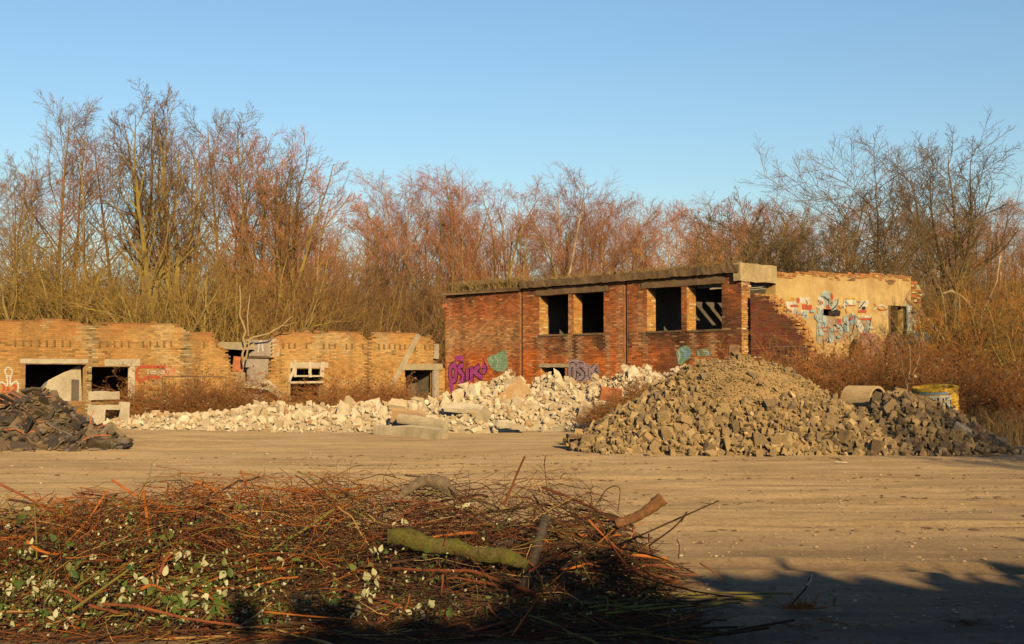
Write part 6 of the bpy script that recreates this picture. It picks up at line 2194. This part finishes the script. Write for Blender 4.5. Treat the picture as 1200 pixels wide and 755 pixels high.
# twig with a pale broken tip and its root clump at the right end
named_stem([(925, 712, 8.36), (935, 700, 8.34), (945, 688, 8.32), (949, 676, 8.32)], 0.0074, SM[2], taper=.6)
named_stem([(946, 686, 8.31), (950, 680, 8.31), (952, 672, 8.31)], .009, mat_bark('pale_wood', (0.34, 0.27, 0.19), (0.27, 0.2, 0.13), vary=False))
P = []
for k in range(120):
    p = np.array(list(at(938 + rb.normal(0, 9), 711 + rb.normal(0, 3), 8.36))); p[2] = max(.01, p[2] * .3)
    d = rb.normal(0, 1, 3) * np.array([.05, .05, .04]); d[2] = abs(d[2])
    P.append([p, p + d * .6, p + d])
V_, Q_ = tube_batch(np.array(P) - BO, np.full((120, 3), .003), 3)
link('root_clump', npmesh('root_clump', V_, Q_, SM[0]), bp, 'stuff')

# leaves: pale undersides and dark green tops
M_LPALE = mat_leafy('leaf_underside', [(0, (0.20, 0.21, 0.12)), (.6, (0.32, 0.32, 0.21)), (1, (0.17, 0.19, 0.09))])
M_LGRN = mat_leafy('leaf_top', [(0, (0.025, 0.047, 0.01)), (.5, (0.045, 0.075, 0.013)), (.85, (0.075, 0.09, 0.018)), (1, (0.09, 0.045, 0.016))])


def one_leaf(name, mat, seed):
    r2 = random.Random(seed)
    n = 7
    vs = []; fs = []
    wd = r2.uniform(.3, .4); cup = r2.uniform(.2, .7); roll = r2.uniform(-.5, .5)
    for i in range(n):
        t = i / (n - 1)
        w_ = wd * math.sin(math.pi * t ** .75) ** .8 * r2.uniform(.85, 1.12) if 0 < i < n - 1 else .0
        z = .22 * roll * math.sin(t * 3.0)
        vs += [(t, -w_ * r2.uniform(.8, 1.1), z + cup * w_), (t, 0, z), (t, w_ * r2.uniform(.8, 1.1), z + cup * w_)]
    for i in range(n - 1):
        a = 3 * i; fs += [(a, a + 3, a + 4, a + 1), (a + 1, a + 4, a + 5, a + 2)]
    me = bpy.data.meshes.new(name); me.from_pydata(vs, [], fs); me.materials.append(mat)
    for p in me.polygons: p.use_smooth = True
    return me


LMS = [[one_leaf('leaf', M_LPALE, 40 + i) for i in range(5)], [one_leaf('leaf', M_LGRN, 60 + i) for i in range(5)]]
LM = [LMS[0][0], LMS[1][0]]


def leaf_spot(px=None, py=None):
    while True:
        if px is None:
            u = rb.random()
            qx = (rb.uniform(-5, 345) if u < .74 else (rb.uniform(340, 600) if u < .93 else rb.uniform(600, 800)))
            qy = rb.triangular(630, 715, 742) if rb.random() < .85 else rb.uniform(585, 660)
        else: qx, qy = px, py
        # first place where the line of sight meets the heap
        a, b = ray(qx, qy)
        for Yq in np.arange(7.2, 9.9, .04):
            if CAMH + b * Yq <= float(brush_h(a * Yq, Yq)) * 1.0 + .02:
                return np.array([a * Yq, Yq, max(CAMH + b * Yq, .02)])
        if px is not None: px = None


from mathutils import Euler
nleaf = 0
while nleaf < 300:
    c0 = leaf_spot() + np.array([0, -.03, .01])
    yaw = rb.uniform(0, 6.28)
    g_ = 0 if rb.random() < .42 else 1
    cnt = int(rb.choice([1, 2, 3, 3, 5]))
    for j in range(cnt):
        o = link('leaf', LMS[g_ if rb.random() < .85 else 1 - g_][int(rb.integers(5))], bp)
        s_ = rb.uniform(.04, .075)
        off = np.array([math.cos(yaw + j * 2.1), math.sin(yaw + j * 2.1) * .5, rb.uniform(-.6, .6)]) * rb.uniform(.0, .06)
        o.location = Vector(c0 + off - BO)
        o.rotation_euler = Euler((rb.uniform(-1.3, 1.3) + .9, rb.uniform(-1.4, 1.4), yaw + j * 2.1))
        o.scale = (s_, s_ * rb.uniform(.8, 1.2), s_)
        nleaf += 1
pts = np.array([leaf_spot() for _ in range(700)])
leaf_mesh(2100, lambda q_: pts[q_.integers(len(pts))] - BO + q_.normal(0, .06, 3) * np.array([1, .6, .5]), .03, M_LGRN, 21, bp, 'small_leaves')
leaf_mesh(650, lambda q_: pts[q_.integers(len(pts))] - BO + q_.normal(0, .06, 3) * np.array([1, .6, .5]), .026, M_LPALE, 22, bp, 'small_leaves')
# one green leaf on the ground at the right
o = link('fallen_leaf', LM[1]); p = gnd(978, 712); o.location = (p.x, p.y, .0); o.scale = (.09, .07, .09); o.rotation_euler = (0, -1.4, .2)
tag(o, 'single green leaf standing on the shaded ground right of the brush', 'leaf')

# ------------------------------------------------------------------ logs lying in the brush

M_CUT = mat_plain('cut_wood', (0.2, 0.14, 0.07), (0.13, 0.09, 0.05), scale=8)


def log_bark(name, c1, c2, moss=None):
    m, t, b = new_mat(name, 0.95, 0.1)
    v = coords(t)
    n = tex_noise(t, coords(t, (1, 1, 1)), 9.0, 8.0, 0.75)
    r = ramp(t, [(0.35, c1), (0.62, c2)])
    t.links.new(n.outputs['Fac'], r.inputs[0])
    c = r.outputs[0]
    if moss:
        s_ = ramp(t, [(0.42, (0, 0, 0)), (0.62, (0.85, 0.85, 0.85))])
        t.links.new(tex_noise(t, v, 5.0, 6.0, 0.7).outputs['Fac'], s_.inputs[0])
        c = mixc(t, 'MIX', s_.outputs[0], c, moss)
    f = tex_noise(t, v, 60.0, 6.0, 0.75)
    g_ = ramp(t, [(0.3, (0.45,) * 3), (0.7, (1.3,) * 3)])
    t.links.new(f.outputs['Fac'], g_.inputs[0])
    c = mixc(t, 'MULTIPLY', 1.0, c, g_.outputs[0])
    t.links.new(c, b.inputs['Base Color'])
    bump(t, b, f.outputs['Fac'], 1.0, 0.02)
    return m


def log_obj(name, label, pts, radii, mat, knobs=0.0, sides=14, cut=None, seed=0):
    r2 = random.Random(seed)
    P = np.array([list(at(*p)) for p in pts]); n = 8 * (len(P) - 1) + 1
    q = np.linspace(0, len(P) - 1, n); i = np.clip(q.astype(int), 0, len(P) - 2); f = (q - i)[:, None]
    p0 = P[np.clip(i - 1, 0, len(P) - 1)]; p1 = P[i]; p2 = P[i + 1]; p3 = P[np.clip(i + 2, 0, len(P) - 1)]
    C = .5 * (2 * p1 + (p2 - p0) * f + (2 * p0 - 5 * p1 + 4 * p2 - p3) * f ** 2 + (3 * p1 - p0 - 3 * p2 + p3) * f ** 3)
    rad = np.interp(q, np.arange(len(P)), radii) * np.array([1 + knobs * math.sin(3.1 * k * .5 + seed) * r2.uniform(.3, 1) for k in range(n)])
    base = C[0].copy(); base[2] = 0
    root = empty(name, tuple(base), 0, label, 'log')
    V_, Q_ = tube_batch((C - base)[None], rad[None], sides)
    ring_i = np.arange(len(V_)) // sides; ang_i = (np.arange(len(V_)) % sides) * 2 * math.pi / sides
    nr = 1 + .10 * np.sin(2 * ang_i + ring_i * .25 + seed) + .07 * fbm2(ring_i * .5, ang_i * 1.2, 80 + seed, 3, .9)
    for kk in range(4):
        ki, ka = r2.uniform(2, n - 3), r2.uniform(3.4, 6.0)
        nr = nr + .35 * np.exp(-((ring_i - ki) / .9) ** 2 - ((ang_i - ka) / .38) ** 2)
    ctr = np.repeat(C - base, sides, axis=0)
    V_ = ctr + (V_ - ctr) * nr[:, None]
    link('bark', npmesh('bark', V_, Q_, mat, smooth=True), root)
    for end in (0, n - 1):
        ring = V_[end * sides:(end + 1) * sides]
        mb = MB(); c_ = ring.mean(0)
        # slightly hollow, rough saw cut
        d = (C[1] - C[0]) if end == 0 else (C[-2] - C[-1])
        d = d / np.linalg.norm(d)
        inner = c_ + (ring - c_) * .5 + d * .006
        vs = [tuple(p) for p in ring] + [tuple(p) for p in inner] + [tuple(c_ + d * .01)]
        fs = [(a, (a + 1) % sides, sides + (a + 1) % sides, sides + a) for a in range(sides)] + [(sides + a, sides + (a + 1) % sides, 2 * sides) for a in range(sides)]
        mb.add(vs, fs); mb.build('cut_end', cut or M_CUT, root)
    return root


M_MOSSLOG = log_bark('mossy_log_bark', (0.10, 0.075, 0.035), (0.035, 0.026, 0.015), moss=(0.075, 0.08, 0.014))
log_obj('mossy_log', 'knobbly mossy green log lying across the middle of the brush pile', [(455, 629, 8.12), (478, 630, 8.12), (503, 639, 8.12), (530, 641, 8.12), (560, 650, 8.12), (590, 652, 8.12), (618, 662, 8.12)], [.056, .066, .052, .06, .047, .05, .036], M_MOSSLOG, .10, seed=2)
log_obj('grey_branch', 'thick grey weathered branch standing up in the brush right of the mossy log', [(640, 606, 8.6), (634, 625, 8.5), (625, 655, 8.35), (616, 685, 8.2), (610, 705, 8.1)], [.034, .04, .038, .04, .042], log_bark('grey_bark', (0.075, 0.06, 0.05), (0.04, 0.032, 0.027)), .08, seed=3)
log_obj('weathered_stump', 'arched grey weathered root wood on top of the brush pile', [(462, 590, 8.8), (478, 574, 8.8), (497, 564, 8.8), (515, 567, 8.8), (530, 578, 8.8)], [.015, .03, .045, .05, .035], log_bark('weathered_wood', (0.17, 0.13, 0.09), (0.09, 0.07, 0.05)), .12, seed=4)
log_obj('broken_branch', 'stout broken brown branch end pointing up right on the brush pile', [(722, 614, 8.5), (745, 606, 8.5), (762, 596, 8.5), (777, 584, 8.5)], [.028, .036, .042, .044], log_bark('orange_wood', (0.19, 0.095, 0.042), (0.12, 0.06, 0.03)), .06, seed=5)

# fine debris trodden into the earth in front of the pile
P = []
for k in range(1500):
    x = rb.uniform(-4.5, 4.5); y = rb.uniform(5.9, 8.2)
    if rb.random() > math.exp(-max(0, x - .5) * .5): continue
    z = float(ground_h(np.array(x), np.array(y))) * min(1, (y - 2) / .6) + .004
    a = rb.uniform(0, 6.28); L = rb.uniform(.03, .16)
    d = np.array([math.cos(a), math.sin(a), rb.uniform(-.02, .15)]) * L
    P.append([np.array([x, y, z]), np.array([x, y, z + .006]) + d * .5, np.array([x, y, z]) + d])
V_, Q_ = tube_batch(np.array(P), np.full((len(P), 3), .0028), 3)
o = link('twig_litter', npmesh('twig_litter', V_, Q_, SM[1]), kind='stuff')
tag(o, 'broken twig litter on the earth before the brush pile', 'twig litter')


# ================================================================== labels that tell look-alikes apart by their order in the row
ORD = ['first', 'second', 'third', 'fourth', 'fifth', 'sixth', 'seventh', 'eighth', 'ninth', 'tenth', 'eleventh', 'twelfth', 'thirteenth', 'fourteenth', 'fifteenth', 'sixteenth', 'seventeenth', 'eighteenth', 'nineteenth', 'twentieth']
TENS = {20: 'twenty', 30: 'thirty', 40: 'forty'}


def ordinal(n):
    if n <= 20: return ORD[n - 1]
    t_ = n // 10 * 10
    if n == t_: return TENS[t_][:-1] + 'ieth'
    return TENS[t_] + ' ' + ORD[n - t_ - 1]


SHORT = {
    'tall bare trees behind the yellow brick wall': 'tall plum twigged bare trees behind the yellow wall',
    'olive shrubs behind the yellow wall': 'olive leafless shrubs close behind the yellow wall',
    'bare birches behind the red ruin': 'slender birches behind the red ruin',
    'bushy bare trees behind the red ruin': 'bushy reddish bare trees behind the red ruin',
    'brambles under the left yellow wall': 'reddish brambles below the red painted patch',
    'brambles under the middle yellow wall': 'reddish brambles below the middle yellow wall',
    'brambles between the two heaps': 'low dark brambles between the two heaps',
    'brambles below the mural wall': 'rust red brambles below the mural wall',
    'brambles at the right edge': 'rust red brambles at the right edge',
    'orange brown shrubs at the right edge': 'orange brown leafless shrubs at the right edge',
    'olive shrubs on the right': 'olive leafless shrubs among the orange brown ones',
    'brown thicket right of the ruins': 'brown thicket bushes behind the mural wall',
    'brown thicket behind the left ruins': 'brown thicket bushes behind the left ruins',
    'brown thicket behind the red ruin': 'brown thicket bushes behind the red ruin roof',
    'russet bushes behind the red ruin': 'russet leafless bushes behind the red ruin roof',
    'tall russet bushes above the roof': 'tall russet bushes above the red ruin roof',
}
SHORT['back row of birches'] = 'back row of distant birches'
SHORT['far thicket in the wood'] = 'far dim bushes deep in the wood'
SHORT['dark thicket between the left trunks'] = 'dim dark bushes between the left tree trunks'
rows = {}
for o in SC.objects:
    if o.parent is None and o.get('group') in SHORT: rows.setdefault(o['group'], []).append(o)
for g_, ls in rows.items():
    ls.sort(key=lambda o: o.location.x / o.location.y)
    for i, o in enumerate(ls): o['label'] = '%s from the left of the %s' % (ordinal(i + 1), SHORT[g_])
